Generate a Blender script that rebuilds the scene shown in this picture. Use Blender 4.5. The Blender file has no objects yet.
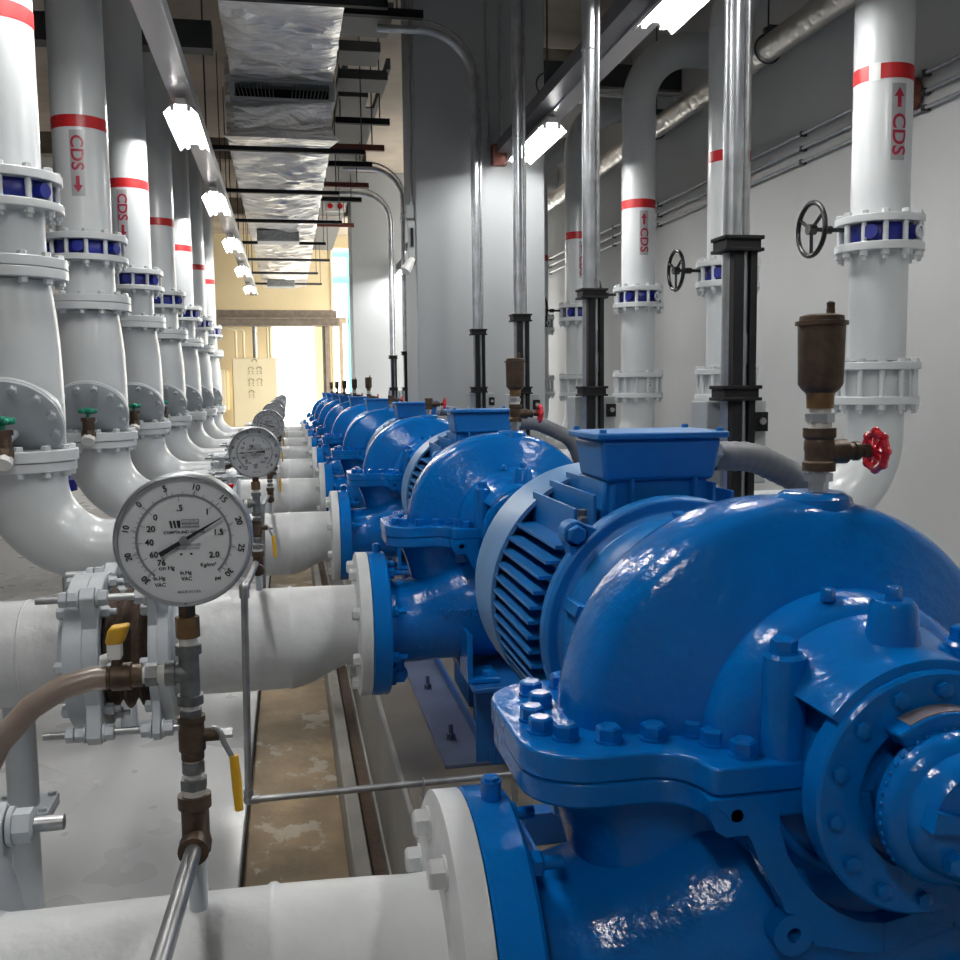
import bpy, bmesh, math, random
from mathutils import Vector, Matrix, Quaternion
random.seed(7)
H = 1.5                      # height of the eye above the floor; geometry below is written relative to the eye
PI = math.pi
SC = bpy.context.scene
COL = SC.collection
V3 = Vector

# ------------------------------------------------------------------ materials
def mat(name, col, rough=.5, metal=0.0, noise=0.0, nscale=6.0, bump=0.0, bscale=40.0, col2=None, coat=0.0, rvar=0.0, detail=4.0, spec=None):
    m = bpy.data.materials.new(name); m.use_nodes = True
    nt = m.node_tree; N = nt.nodes; L = nt.links
    b = N['Principled BSDF']
    b.inputs['Base Color'].default_value = (*col, 1)
    b.inputs['Roughness'].default_value = rough
    b.inputs['Metallic'].default_value = metal
    if coat: b.inputs['Coat Weight'].default_value = coat; b.inputs['Coat Roughness'].default_value = .12
    if spec is not None: b.inputs['Specular IOR Level'].default_value = spec
    tc = N.new('ShaderNodeTexCoord')
    if noise or col2:
        nz = N.new('ShaderNodeTexNoise'); nz.inputs['Scale'].default_value = nscale; nz.inputs['Detail'].default_value = detail
        L.new(tc.outputs['Object'], nz.inputs['Vector'])
        cr = N.new('ShaderNodeValToRGB'); cr.color_ramp.elements[0].position = .35; cr.color_ramp.elements[1].position = .68
        c2 = col2 or tuple(c*(1-noise) for c in col)
        cr.color_ramp.elements[0].color = (*c2, 1); cr.color_ramp.elements[1].color = (*col, 1)
        L.new(nz.outputs['Fac'], cr.inputs['Fac']); L.new(cr.outputs['Color'], b.inputs['Base Color'])
    if rvar:
        nr = N.new('ShaderNodeTexNoise'); nr.inputs['Scale'].default_value = nscale*1.7
        L.new(tc.outputs['Object'], nr.inputs['Vector'])
        mr = N.new('ShaderNodeMapRange'); mr.inputs['To Min'].default_value = max(0, rough-rvar); mr.inputs['To Max'].default_value = rough+rvar
        L.new(nr.outputs['Fac'], mr.inputs['Value']); L.new(mr.outputs['Result'], b.inputs['Roughness'])
    if bump:
        nb = N.new('ShaderNodeTexNoise'); nb.inputs['Scale'].default_value = bscale; nb.inputs['Detail'].default_value = 3
        L.new(tc.outputs['Object'], nb.inputs['Vector'])
        bp = N.new('ShaderNodeBump'); bp.inputs['Strength'].default_value = bump; bp.inputs['Distance'].default_value = .01
        L.new(nb.outputs['Fac'], bp.inputs['Height']); L.new(bp.outputs['Normal'], b.inputs['Normal'])
    return m

M = {}
M['blue'] = mat('blue_enamel', (.0004, .128, .45), .17, bump=.2, bscale=50, rvar=.05, nscale=5, spec=.36)
M['blue_motor'] = mat('blue_motor_paint', (.004, .155, .47), .4, noise=.14, nscale=7, bump=.04, bscale=60)
M['blue_cowl'] = mat('pale_blue_cowl_paint', (.10, .26, .52), .38, noise=.1, nscale=5)
M['blue_base'] = mat('blue_frame_paint', (.004, .10, .36), .45, noise=.25, nscale=6)
M['blue_dusty'] = mat('dusty_blue_paint', (.085, .11, .20), .5, noise=.3, nscale=9)
M['white'] = mat('white_pipe_paint', (.64, .67, .69), .3, noise=.07, nscale=3, bump=.10, bscale=22, coat=.15)
M['white_near'] = mat('white_pipe_paint_brushed', (.66, .68, .69), .36, noise=.13, nscale=9, bump=.25, bscale=30)
M['greypaint'] = mat('grey_flange_paint', (.50, .54, .58), .38, noise=.12, nscale=6, bump=.08)
M['navy'] = mat('navy_valve_paint', (.012, .022, .25), .3, noise=.3, nscale=20)
M['wall'] = mat('wall_paint_white', (.60, .61, .61), .75, noise=.05, nscale=1.2)
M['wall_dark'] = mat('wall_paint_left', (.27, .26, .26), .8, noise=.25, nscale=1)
M['column'] = mat('column_paint', (.37, .39, .405), .65, noise=.05, nscale=1.5)
M['cream'] = mat('cream_wall_paint', (.80, .68, .44), .7, noise=.08, nscale=1)
M['cream_metal'] = mat('cream_cabinet_paint', (.80, .70, .48), .5, noise=.04, nscale=2)
M['ceil'] = mat('ceiling_concrete', (.50, .43, .36), .85, noise=.25, nscale=1.5)
M['galv'] = mat('galvanised_steel', (.55, .58, .62), .33, metal=.85, noise=.25, nscale=14)
M['steel'] = mat('plain_steel', (.42, .43, .44), .38, metal=.8, noise=.3, nscale=20)
M['darksteel'] = mat('dark_steel', (.06, .065, .07), .5, metal=.3, noise=.2)
M['black'] = mat('black_paint', (.006, .0065, .008), .6, spec=.25)
M['blackmetal'] = mat('black_gloss_metal', (.02, .02, .022), .25, metal=.4)
M['brass'] = mat('aged_bronze', (.105, .068, .045), .5, metal=.45, noise=.4, nscale=60, bump=.1, bscale=120)
M['bronze'] = mat('yellow_bronze', (.25, .15, .07), .45, metal=.6, noise=.3, nscale=60)
M['iron'] = mat('grey_malleable_iron', (.20, .21, .22), .5, metal=.5, noise=.35, nscale=70, bump=.1, bscale=120)
M['tape'] = mat('white_thread_tape', (.75, .74, .71), .6)
M['red'] = mat('red_paint', (.62, .015, .03), .25, coat=.3)
M['redband'] = mat('red_band_tape', (.44, .012, .016), .4)
M['labelgrey'] = mat('grey_label_tape', (.36, .37, .39), .35, noise=.1)
M['redink'] = mat('red_lettering', (.30, .008, .035), .4)
M['yellow'] = mat('yellow_vinyl', (.85, .48, .02), .4, noise=.15, nscale=40)
M['green'] = mat('green_paint', (.01, .25, .15), .5)
M['rust'] = mat('rusty_bellows', (.035, .024, .018), .7, col2=(.085, .052, .036), nscale=26, bump=.5, bscale=60)
M['hose'] = mat('brown_clear_hose', (.42, .33, .28), .3, noise=.25, nscale=14)
M['hose'].node_tree.nodes['Principled BSDF'].inputs['Transmission Weight'].default_value = .25
M['conduit'] = mat('grey_plastic_conduit', (.17, .18, .20), .5)
M['boxgrey'] = mat('grey_isolator_box', (.42, .45, .46), .5, noise=.08)
M['dial'] = mat('dial_white', (.84, .87, .92), .45)
M['ink'] = mat('black_ink', (.015, .016, .02), .5)
M['greyink'] = mat('grey_ink', (.26, .29, .33), .5)
M['plate'] = mat('bare_nameplate', (.30, .26, .27), .4, metal=.5)
M['floor'] = mat('grey_epoxy_floor', (.55, .56, .565), .3, noise=.10, nscale=2.2, detail=9, bump=.05, bscale=14, rvar=.12, coat=.1)
M['kerb'] = mat('kerb_concrete', (.40, .385, .35), .7, noise=.2, nscale=7, bump=.2)
M['plinth'] = mat('plinth_concrete', (.33, .325, .31), .6, noise=.2, nscale=5, bump=.08)
M['gutter'] = mat('gutter_mud', (.10, .062, .04), .8, noise=.4, nscale=16, bump=.5)
M['tan'] = mat('plinth_top_screed', (.19, .165, .135), .45, noise=.25, nscale=4)
M['reflector'] = mat('white_reflector', (.85, .85, .83), .35)
M['trunk'] = mat('grey_trunking', (.40, .39, .40), .35, metal=.3)
M['trunkdark'] = mat('dark_trunking', (.13, .13, .15), .4, metal=.4)
M['tray'] = mat('dark_cable_tray', (.10, .098, .095), .6)
M['beam'] = mat('brown_grey_beam', (.30, .25, .20), .7, noise=.3, nscale=9)
M['redbrown'] = mat('red_oxide_steel', (.17, .05, .035), .6)
M['bluepipe'] = mat('pale_blue_pipe', (.16, .48, .68), .4)
M['outdoor'] = mat('outdoor_concrete', (.75, .75, .72), .8)
M['slots'] = mat('dark_slots', (.20, .17, .10), .7)

# trench floor: tan concrete with pale worn patches
def trench_mat():
    m = mat('trench_concrete', (.39, .285, .165), .6, noise=.45, nscale=5, bump=.35, bscale=22, detail=8)
    nt = m.node_tree; N = nt.nodes; L = nt.links; b = N['Principled BSDF']
    src = b.inputs['Base Color'].links[0].from_socket
    tc = N.new('ShaderNodeTexCoord'); mp = N.new('ShaderNodeMapping'); mp.inputs['Scale'].default_value = (.8, .62, 1)
    L.new(tc.outputs['Object'], mp.inputs['Vector'])
    nz = N.new('ShaderNodeTexNoise'); nz.inputs['Scale'].default_value = 6.5; nz.inputs['Detail'].default_value = 6; nz.inputs['Roughness'].default_value = .65
    L.new(mp.outputs['Vector'], nz.inputs['Vector'])
    cr = N.new('ShaderNodeValToRGB'); cr.color_ramp.elements[0].position = .57; cr.color_ramp.elements[1].position = .60
    L.new(nz.outputs['Fac'], cr.inputs['Fac'])
    mx = N.new('ShaderNodeMixRGB'); mx.inputs['Color2'].default_value = (.50, .44, .35, 1)
    L.new(cr.outputs['Color'], mx.inputs['Fac']); L.new(src, mx.inputs['Color1']); L.new(mx.outputs['Color'], b.inputs['Base Color'])
    return m
M['trench'] = trench_mat()

# crumpled aluminium foil
def foil_mat(name, col, sx=2.2, sy=9.0, st=.9):
    m = mat(name, col, .29, metal=.9)
    nt = m.node_tree; N = nt.nodes; L = nt.links; b = N['Principled BSDF']
    tc = N.new('ShaderNodeTexCoord'); mp = N.new('ShaderNodeMapping'); mp.inputs['Scale'].default_value = (sx, sy, 3)
    L.new(tc.outputs['Object'], mp.inputs['Vector'])
    nz = N.new('ShaderNodeTexNoise'); nz.inputs['Scale'].default_value = 1.6; nz.inputs['Detail'].default_value = 5; nz.inputs['Distortion'].default_value = 1.2
    L.new(mp.outputs['Vector'], nz.inputs['Vector'])
    vo = N.new('ShaderNodeTexVoronoi'); vo.inputs['Scale'].default_value = 3.0; vo.feature = 'DISTANCE_TO_EDGE'
    L.new(mp.outputs['Vector'], vo.inputs['Vector'])
    ad = N.new('ShaderNodeMath'); ad.operation = 'MULTIPLY_ADD'; ad.inputs[1].default_value = .35
    L.new(vo.outputs['Distance'], ad.inputs[0]); L.new(nz.outputs['Fac'], ad.inputs[2])
    bp = N.new('ShaderNodeBump'); bp.inputs['Strength'].default_value = st; bp.inputs['Distance'].default_value = .10
    L.new(ad.outputs[0], bp.inputs['Height']); L.new(bp.outputs['Normal'], b.inputs['Normal'])
    return m
M['foil'] = foil_mat('aluminium_foil_wrap', (.90, .88, .87), 1.3, 5.5, 1.0)
M['foilpipe'] = foil_mat('foil_pipe_lagging', (.72, .69, .65), 3, 3, .25)

def emit(name, col, s):
    m = bpy.data.materials.new(name); m.use_nodes = True; N = m.node_tree.nodes
    b = N['Principled BSDF']; b.inputs['Base Color'].default_value = (.9, .9, .9, 1)
    b.inputs['Emission Color'].default_value = (*col, 1); b.inputs['Emission Strength'].default_value = s
    return m
M['tube'] = emit('lit_fluorescent_tube', (1, .985, .95), 95)

# ------------------------------------------------------------------ mesh builder
def basis(ax):
    a = V3(ax).normalized()
    t = V3((0, 0, 1)) if abs(a.z) < .9 else V3((1, 0, 0))
    u = t.cross(a).normalized(); w = a.cross(u)
    return a, u, w

class MB:
    def __init__(s): s.v = []; s.f = []
    def add(s, vs, fs):
        o = len(s.v); s.v += [V3(p) for p in vs]; s.f += [tuple(i+o for i in f) for f in fs]; return s
    def box(s, x0, x1, y0, y1, z0, z1):
        return s.add([(x0,y0,z0),(x1,y0,z0),(x1,y1,z0),(x0,y1,z0),(x0,y0,z1),(x1,y0,z1),(x1,y1,z1),(x0,y1,z1)],
                     [(0,3,2,1),(4,5,6,7),(0,1,5,4),(1,2,6,5),(2,3,7,6),(3,0,4,7)])
    def hexa(s, lo, hi):     # lo, hi: four points each, same order
        return s.add(list(lo)+list(hi), [(0,3,2,1),(4,5,6,7),(0,1,5,4),(1,2,6,5),(2,3,7,6),(3,0,4,7)])
    def lathe(s, prof, o, ax, n=32, closed=False, a0=0.0, a1=2*PI, up=None):
        a, u, w = basis(ax); o = V3(o)
        if up is not None: u = V3(up).normalized(); w = a.cross(u)
        full = abs(a1-a0) > 2*PI-1e-4
        m = n if full else n+1
        vs = []; fs = []
        for i in range(m):
            t = a0+(a1-a0)*i/n
            d = u*math.cos(t)+w*math.sin(t)
            for (h, r) in prof: vs.append(o+a*h+d*r)
        k = len(prof)
        for i in range(n):
            j = (i+1) % m
            for q in range(k if closed else k-1):
                q2 = (q+1) % k
                fs.append((i*k+q, j*k+q, j*k+q2, i*k+q2))
        if not closed and full:
            if prof[0][1] > 1e-6: fs.append(tuple(i*k for i in range(m))[::-1])
            if prof[-1][1] > 1e-6: fs.append(tuple(i*k+k-1 for i in range(m)))
        if not full and closed:
            fs.append(tuple(range(k))); fs.append(tuple((m-1)*k+q for q in range(k))[::-1])
        return s.add(vs, fs)
    def cyl(s, p, q, r, n=20, r2=None):
        p = V3(p); q = V3(q); d = q-p
        return s.lathe([(0, r), (d.length, r if r2 is None else r2)], p, d, n)
    def ring(s, o, ax, h0, h1, ri, ro, n=32, **k):
        return s.lathe([(h0, ri), (h0, ro), (h1, ro), (h1, ri)], o, ax, n, closed=True, **k)
    def tube(s, pts, r, n=14, caps=True):
        pts = [V3(p) for p in pts]; R = r if isinstance(r, (list, tuple)) else [r]*len(pts)
        tg = []
        for i in range(len(pts)):
            a = pts[max(0, i-1)]; b = pts[min(len(pts)-1, i+1)]; tg.append((b-a).normalized())
        _, u, w = basis(tg[0]); vs = []; fs = []
        for i, p in enumerate(pts):
            if i:
                q = tg[i-1].rotation_difference(tg[i]); u = q @ u
                u = (u-tg[i]*u.dot(tg[i])).normalized()
            w = tg[i].cross(u)
            for j in range(n):
                t = 2*PI*j/n; vs.append(p+(u*math.cos(t)+w*math.sin(t))*R[i])
        for i in range(len(pts)-1):
            for j in range(n):
                k = (j+1) % n; fs.append((i*n+j, i*n+k, (i+1)*n+k, (i+1)*n+j))
        if caps: fs.append(tuple(range(n))[::-1]); fs.append(tuple((len(pts)-1)*n+j for j in range(n)))
        return s.add(vs, fs)
    def loft(s, rings, caps=True):
        n = len(rings[0]); vs = [p for r in rings for p in r]; fs = []
        for i in range(len(rings)-1):
            for j in range(n):
                k = (j+1) % n; fs.append((i*n+j, i*n+k, (i+1)*n+k, (i+1)*n+j))
        if caps: fs.append(tuple(range(n))[::-1]); fs.append(tuple((len(rings)-1)*n+j for j in range(n)))
        return s.add(vs, fs)
    def prism(s, poly, o, u, v, w):     # polygon in the plane o + a*u + b*v, pushed along w
        o = V3(o); u = V3(u); v = V3(v); w = V3(w); n = len(poly)
        a = [o+u*p[0]+v*p[1] for p in poly]; b = [p+w for p in a]
        return s.add(a+b, [tuple(range(n))[::-1], tuple(range(n, 2*n))]+[(i, (i+1) % n, n+(i+1) % n, n+i) for i in range(n)])
    def ball(s, c, r, n=14, sz=1.0):
        pr = [(-r*sz*math.cos(PI*i/8), max(1e-7, r*math.sin(PI*i/8))) for i in range(9)]
        return s.lathe(pr, c, (0, 0, 1), n)
    def torus(s, o, ax, R, r, n=32, m=10):
        return s.lathe([(r*math.sin(2*PI*i/m), R+r*math.cos(2*PI*i/m)) for i in range(m)], o, ax, n, closed=True)
    def build(s, name, m, parent=None, org=(0, 0, 0), bevel=0.0, sharp=38, bseg=2):
        me = bpy.data.meshes.new(name)
        org = V3(org)
        me.from_pydata([tuple(p-org) for p in s.v], [], s.f)
        bm = bmesh.new(); bm.from_mesh(me)
        bmesh.ops.recalc_face_normals(bm, faces=bm.faces)
        bm.to_mesh(me); bm.free()
        me.polygons.foreach_set('use_smooth', [True]*len(me.polygons))
        me.set_sharp_from_angle(angle=math.radians(sharp))
        me.materials.append(M[m] if isinstance(m, str) else m)
        o = bpy.data.objects.new(name, me); COL.objects.link(o)
        if parent is not None: o.parent = parent
        else: o.location = org+V3((0, 0, H))
        if bevel:
            b = o.modifiers.new('Bevel', 'BEVEL'); b.width = bevel; b.segments = bseg; b.limit_method = 'ANGLE'; b.angle_limit = math.radians(38)
            b.harden_normals = False
        return o

def fillet(pts, R, n=8):
    pts = [V3(p) for p in pts]; out = [pts[0]]
    for i in range(1, len(pts)-1):
        a, b, c = pts[i-1], pts[i], pts[i+1]
        d1 = (a-b).normalized(); d2 = (c-b).normalized()
        ang = d1.angle(d2)
        if ang > PI-.02: out.append(b); continue
        t = min(R/math.tan(ang/2), (a-b).length*.95, (c-b).length*.95)
        r = t*math.tan(ang/2)
        ctr = b+(d1+d2).normalized()*(r/math.sin(ang/2))
        s = b+d1*t-ctr; e = b+d2*t-ctr
        tot = s.angle(e); axs = s.cross(e).normalized()
        for k in range(n+1): out.append(ctr+Quaternion(axs, tot*k/n) @ s)
    out.append(pts[-1]); return out

# ------------------------------------------------------------------ naming
def tag(o, label, cat, group=None, kind=None):
    o['label'] = label; o['category'] = cat
    if group: o['group'] = group
    if kind: o['kind'] = kind
    return o
def thing(name, loc, label, cat, group=None):
    o = bpy.data.objects.new(name, None); o.empty_display_size = .1; COL.objects.link(o)
    o.location = V3(loc)+V3((0, 0, H)); return tag(o, label, cat, group)
def struct(o): o['kind'] = 'structure'; return o
def copy_tree(o, parent=None, loc=None):
    c = o.copy(); COL.objects.link(c)
    if parent is not None: c.parent = parent
    if loc is not None: c.location = V3(loc)+V3((0, 0, H))
    for ch in list(o.children):
        if not ch.get('skipcopy'): copy_tree(ch, c)
    return c
_bm = {}
def bolt(parent, p, ax, af, h, m, org, name='bolt', shank=0.0, washer=True):
    key = (round(af, 4), round(h, 4), m, round(shank, 4), washer)
    if key not in _bm:
        b = MB()
        if washer: b.cyl((0, 0, 0), (0, 0, h*.18), af*.62, 14)
        b.lathe([(h*.1, af*.577), (h*.86, af*.577), (h, af*.46)], (0, 0, 0), (0, 0, 1), 6)
        if shank: b.cyl((0, 0, h*.9), (0, 0, h+shank), af*.3, 10)
        o = b.build('bolt', m); _bm[key] = o.data; bpy.data.objects.remove(o)
    o = bpy.data.objects.new(name, _bm[key]); COL.objects.link(o); o.parent = parent
    o.location = V3(p)-V3(org); o.rotation_euler = V3(ax).to_track_quat('Z', 'Y').to_euler()
    return o
_txt = {}
def bent_text(s, size, step):
    """letters cut into narrow strips along their height so they can follow a curved surface"""
    v, f = text_geo(s, size); bm = bmesh.new(); vs = [bm.verts.new(p) for p in v]
    for q in f:
        try: bm.faces.new([vs[i] for i in q])
        except ValueError: pass
    for ax in (0, 1):
        lo = min(p[ax] for p in v); hi = max(p[ax] for p in v); c = lo+step
        while c < hi:
            no = (1, 0, 0) if ax == 0 else (0, 1, 0); co = (c, 0, 0) if ax == 0 else (0, c, 0)
            bmesh.ops.bisect_plane(bm, geom=bm.verts[:]+bm.edges[:]+bm.faces[:], plane_co=co, plane_no=no); c += step
    bm.verts.index_update(); r = ([q.co.copy() for q in bm.verts], [tuple(q.index for q in p.verts) for p in bm.faces]); bm.free(); return r
def text_geo(s, size=1.0):
    if s not in _txt:
        cu = bpy.data.curves.new('t', 'FONT'); cu.body = s; cu.align_x = 'CENTER'; cu.align_y = 'CENTER'; cu.resolution_u = 3; cu.offset = .022
        o = bpy.data.objects.new('t', cu); COL.objects.link(o)
        dg = bpy.context.evaluated_depsgraph_get(); me = o.evaluated_get(dg).to_mesh()
        _txt[s] = ([v.co.copy() for v in me.vertices], [tuple(p.vertices) for p in me.polygons])
        o.evaluated_get(dg).to_mesh_clear(); bpy.data.objects.remove(o); bpy.data.curves.remove(cu)
    v, f = _txt[s]
    return [p*size for p in v], f
ORD = ['nearest to the camera', 'second from the camera', 'third from the camera', 'fourth from the camera', 'fifth from the camera',
       'sixth from the camera', 'seventh from the camera', 'eighth from the camera', 'ninth from the camera']
OW = ['first', 'second', 'third', 'fourth', 'fifth', 'sixth', 'seventh', 'eighth', 'ninth']
NP = 9
def YK(k): return 1.05+1.7*k
# ------------------------------------------------------------------ the room
YE = 24.0                    # far end wall
XL, XR = -3.4, 3.6
ZF, ZC = -1.5, 3.6
def S(mb, name, m, **k): return struct(mb.build(name, m, org=(0, 0, 0), **k))
S(MB().box(XL, -.19, -4, YE, ZF-.2, ZF), 'floor', 'floor', bevel=.006)
S(MB().box(-.19, .145, -4, YE, ZF-.2, ZF-.05), 'drain_trench', 'trench')
S(MB().hexa([(.14,-4,ZF-.1),(.21,-4,ZF-.1),(.21,YE,ZF-.1),(.14,YE,ZF-.1)], [(.158,-4,ZF+.012),(.21,-4,ZF+.012),(.21,YE,ZF+.012),(.158,YE,ZF+.012)]), 'trench_kerb', 'kerb', bevel=.006)
S(MB().box(-.1935, -.186, -4, YE, ZF-.06, ZF-.004), 'trim_4', 'black')
S(MB().box(.262, .272, -4, 18, ZF-.06, ZF+.004), 'trim_5', 'kerb')
S(MB().box(.21, .28, -4, YE, ZF-.2, ZF-.05), 'side_gutter', 'gutter')
S(MB().box(.27, 1.27, -4, 18, ZF-.2, -1.084), 'pump_plinth', 'plinth', bevel=.008)
S(MB().box(.285, 1.26, -4, 17.98, -1.0835, -1.08), 'trim_1', 'tan')
S(MB().box(.27, XR, 18, YE, ZF-.2, ZF-.002).box(1.27, XR, -4, 18, ZF-.2, ZF-.002), 'floor_right', 'floor')
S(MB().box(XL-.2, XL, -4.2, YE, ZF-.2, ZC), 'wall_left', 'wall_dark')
S(MB().box(XR, XR+.2, -4.2, 14.2, ZF-.2, ZC).box(XR, XR+.2, 23.6, YE, ZF-.2, ZC).box(XR, XR+.2, 14.2, 23.6, 3.2, ZC), 'wall_right', 'wall')  # unseen gap near the far end, added to let daylight in
S(MB().box(XL, XR, -4.2, -4, ZF-.2, ZC), 'wall_front', 'wall')
S(MB().box(XL-.2, XR+.2, -4.2, YE+.3, ZC, ZC+.2), 'ceiling', 'ceil')
AX0, AX1, AZ = -.33, .66, 1.49
BX0, BX1, BZ = 1.12, 3.45, 3.3
S(MB().box(XL, AX0, YE, YE+.25, ZF-.2, ZC).box(AX0, AX1, YE, YE+.25, AZ, ZC).box(AX1, BX0, YE, YE+.25, ZF-.2, ZC)
  .box(BX0, BX1, YE, YE+.25, BZ, ZC).box(BX1, XR, YE, YE+.25, ZF-.2, ZC), 'wall_back', 'cream')
for i, (x0, x1, z1) in enumerate([(AX0, AX1, AZ), (BX0, BX1, BZ)]):
    S(MB().box(x0-.05, x0, YE-.03, YE, ZF, z1+.05).box(x1, x1+.05, YE-.03, YE, ZF, z1+.05).box(x0, x1, YE-.03, YE, z1, z1+.05), 'door_%d' % (i+1), 'cream_metal')
S(MB().box(-12, 20, YE+.25, YE+30, ZF-.25, ZF-.02).box(XR+.2, 20, 10, YE+.25, ZF-.25, ZF-.02), 'yard', 'outdoor')
# concrete columns on the right of the pump row
for nm, y0 in (('column', 8.55), ('column', 16.95)):
    S(MB().box(1.12, 2.27, y0, y0+.8, ZF, ZC), nm, 'column', bevel=.012)
# dark steel beams under the ceiling
S(MB().box(XL, -.53, 8.6, 8.78, 2.78, 3.0), 'ceiling_beam', 'darksteel')
S(MB().box(XL, 1.12, 13.5, 13.7, 2.98, 3.25), 'ceiling_beam', 'beam')
S(MB().box(XL, 1.12, 17.6, 17.8, 2.98, 3.25), 'ceiling_beam', 'beam')
S(MB().box(2.27, XR, 8.7, 8.95, 2.66, 2.86).box(2.27, XR, 13.6, 13.85, 2.66, 2.86), 'ceiling_beam', 'darksteel')
S(MB().box(2.27, XR, 8.66, 8.70, 2.60, 2.625).box(2.27, XR, 8.66, 8.70, 2.565, 2.585), 'trim_2', 'wall')
# far end lintel and post
S(MB().box(-1.52, 1.14, 22.9, 23.1, 1.58, 1.76), 'trim_3', 'beam')
o = MB().box(-1.56, 1.2, 22.72, 22.9, 1.40, 1.56).box(-1.56, 1.2, 22.62, 22.9, 1.545, 1.575).box(-1.56, 1.2, 22.62, 22.9, 1.385, 1.41).build('lintel_beam', 'beam', org=(0, 22.8, 1.4))
tag(o, 'brown-grey steel beam across the corridor above the bright doorway', 'beam')
o = MB().box(.80, .97, 22.75, 22.9, ZF, 1.385).box(.86, .90, 22.70, 22.75, ZF, 1.385).build('door_post', 'beam', org=(.88, 22.8, ZF))
tag(o, 'brown upright steel post right of the bright doorway', 'post')
# outdoor blue pipes seen through the right opening
t = thing('blue_pipework', (1.35, YE+1.2, ZF), 'pale blue pipes outside the opening right of the doorway', 'pipes')
og = (1.35, YE+1.2, ZF)
MB().tube([(.9, YE+1.2, 3.35), (3.4, YE+1.2, 3.35)], .11, 14).tube([(.9, YE+1.2, 2.7), (3.4, YE+1.2, 2.7)], .11, 14).build('branch_pipe', 'bluepipe', t, og)
MB().tube([(1.62, YE+1.2, 3.9), (1.62, YE+1.2, ZF)], .10, 14).build('main_pipe', 'bluepipe', t, og)
MB().box(1.2, 1.5, YE+1.1, YE+1.3, 1.6, 1.75).box(1.3, 1.4, YE+1.15, YE+1.25, ZF, 1.6).build('bracket', 'beam', t, og)

# cream control cabinet
CY = 22.6
t = thing('control_cabinet', (-.72, CY, ZF), 'tall cream control cabinet with five lamp clusters left of the doorway', 'cabinet'); og = (-.72, CY, ZF)
MB().box(-1.21, -.23, CY, CY+.45, ZF, .68).build('body', 'cream_metal', t, og, bevel=.01)
MB().box(-1.195, -.245, CY-.02, CY, ZF+.1, .66).build('door', 'cream_metal', t, og, bevel=.006)
for cx, cz in ((-.80, .43), (-.62, .43), (-.80, .17), (-.62, .17), (-.80, -.09), (-.72, .60)):
    lm = MB()
    for a in range(7):
        ang = PI*a/6
        lm.cyl((cx+.055*math.cos(ang), CY-.02, cz+.045*math.sin(ang)), (cx+.055*math.cos(ang), CY-.035, cz+.045*math.sin(ang)), .011, 6)
    if cz < .6:
        for dx, dz in ((-.04, -.05), (.04, -.05), (-.045, -.1), (.045, -.1)):
            lm.cyl((cx+dx, CY-.02, cz+dz), (cx+dx, CY-.035, cz+dz), .012, 6)
    lm.build('indicator_cluster', 'slots', t, og)
hb = MB().cyl((-.30, CY-.05, -.4), (-.30, CY-.05, -.25), .012, 8); hb.build('handle', 'steel', t, og)
t = thing('junction_box', (-1.44, 22.7, .0), 'small cream box on the wall left of the tall cabinet', 'box'); og = (-1.44, 22.7, 0)
MB().box(-1.52, -1.36, 22.6, YE, -.5, .42).build('body', 'cream_metal', t, og, bevel=.01)
MB().box(-1.51, -1.37, 22.585, 22.6, -.48, .40).build('door', 'cream_metal', t, og, bevel=.005)
for i, (x, w_, lab) in enumerate([(-1.12, 'cream', 'leftmost conduit rising from the cream cabinet'), (-.95, '', 'second conduit from the left above the cream cabinet'), (-.70, '', 'third conduit from the left above the cream cabinet, thickest'),
                              (-.42, '', 'fourth conduit from the left above the cream cabinet'), (-.36, '', 'rightmost conduit above the cream cabinet, by the doorway')]):
    r = .055 if i == 2 else .028
    o = MB().tube(fillet([(x, CY+.25, .68), (x, CY+.25, 1.30), (x-.25*(i < 2), CY+.25, 1.385)] if i < 2 else [(x, CY+.25, .68), (x, CY+.25, 1.385)], .08), r, 10).build('conduit', 'cream_metal' if i != 2 else 'steel', org=(x, CY+.25, .68))
    tag(o, lab, 'conduit', 'conduits above the cream cabinet')

# ------------------------------------------------------------------ lights
def light_fixture(name, x, y0, z, label, group):
    t = thing(name, (x, y0, z), label, 'light', group); og = (x, y0, z); L = 1.12
    MB().box(x-.035, x+.035, y0, y0+L, z+.005, z+.05).build('spine', 'reflector', t, og, bevel=.004)
    prof = [(-.112, -.054), (-.06, -.004), (-.036, .003), (.036, .003), (.06, -.004), (.112, -.054)]
    m = MB(); pts = [(x+a, z+b) for a, b in prof]; up = [(x+a, z+b+.006) for a, b in prof]
    poly = pts+up[::-1]
    n = len(prof)
    for i in range(n-1):
        q = [pts[i], pts[i+1], up[i+1], up[i]]
        m.hexa([(q[0][0], y0, q[0][1]), (q[1][0], y0, q[1][1]), (q[2][0], y0, q[2][1]), (q[3][0], y0, q[3][1])],
               [(q[0][0], y0+L, q[0][1]), (q[1][0], y0+L, q[1][1]), (q[2][0], y0+L, q[2][1]), (q[3][0], y0+L, q[3][1])])
    m.build('reflector', 'reflector', t, og)
    for s in (-1, 1):
        MB().cyl((x+s*.054, y0+.03, z-.024), (x+s*.054, y0+L-.03, z-.024), .0135, 8).build('lamp_tube', 'tube', t, og)
        MB().box(x+s*.054-.012, x+s*.054+.012, y0+.005, y0+.03, z-.036, z+.004).box(x+s*.054-.012, x+s*.054+.012, y0+L-.03, y0+L-.005, z-.036, z+.004).build('lamp_holder', 'reflector', t, og)
    MB().box(x-.02, x+.02, y0+.18, y0+.22, z+.05, z+.075).box(x-.02, x+.02, y0+L-.22, y0+L-.18, z+.05, z+.075).build('bracket', 'trunk', t, og)
    return t
LXL, LXR, LZ = -.66, 1.965, 1.915
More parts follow.
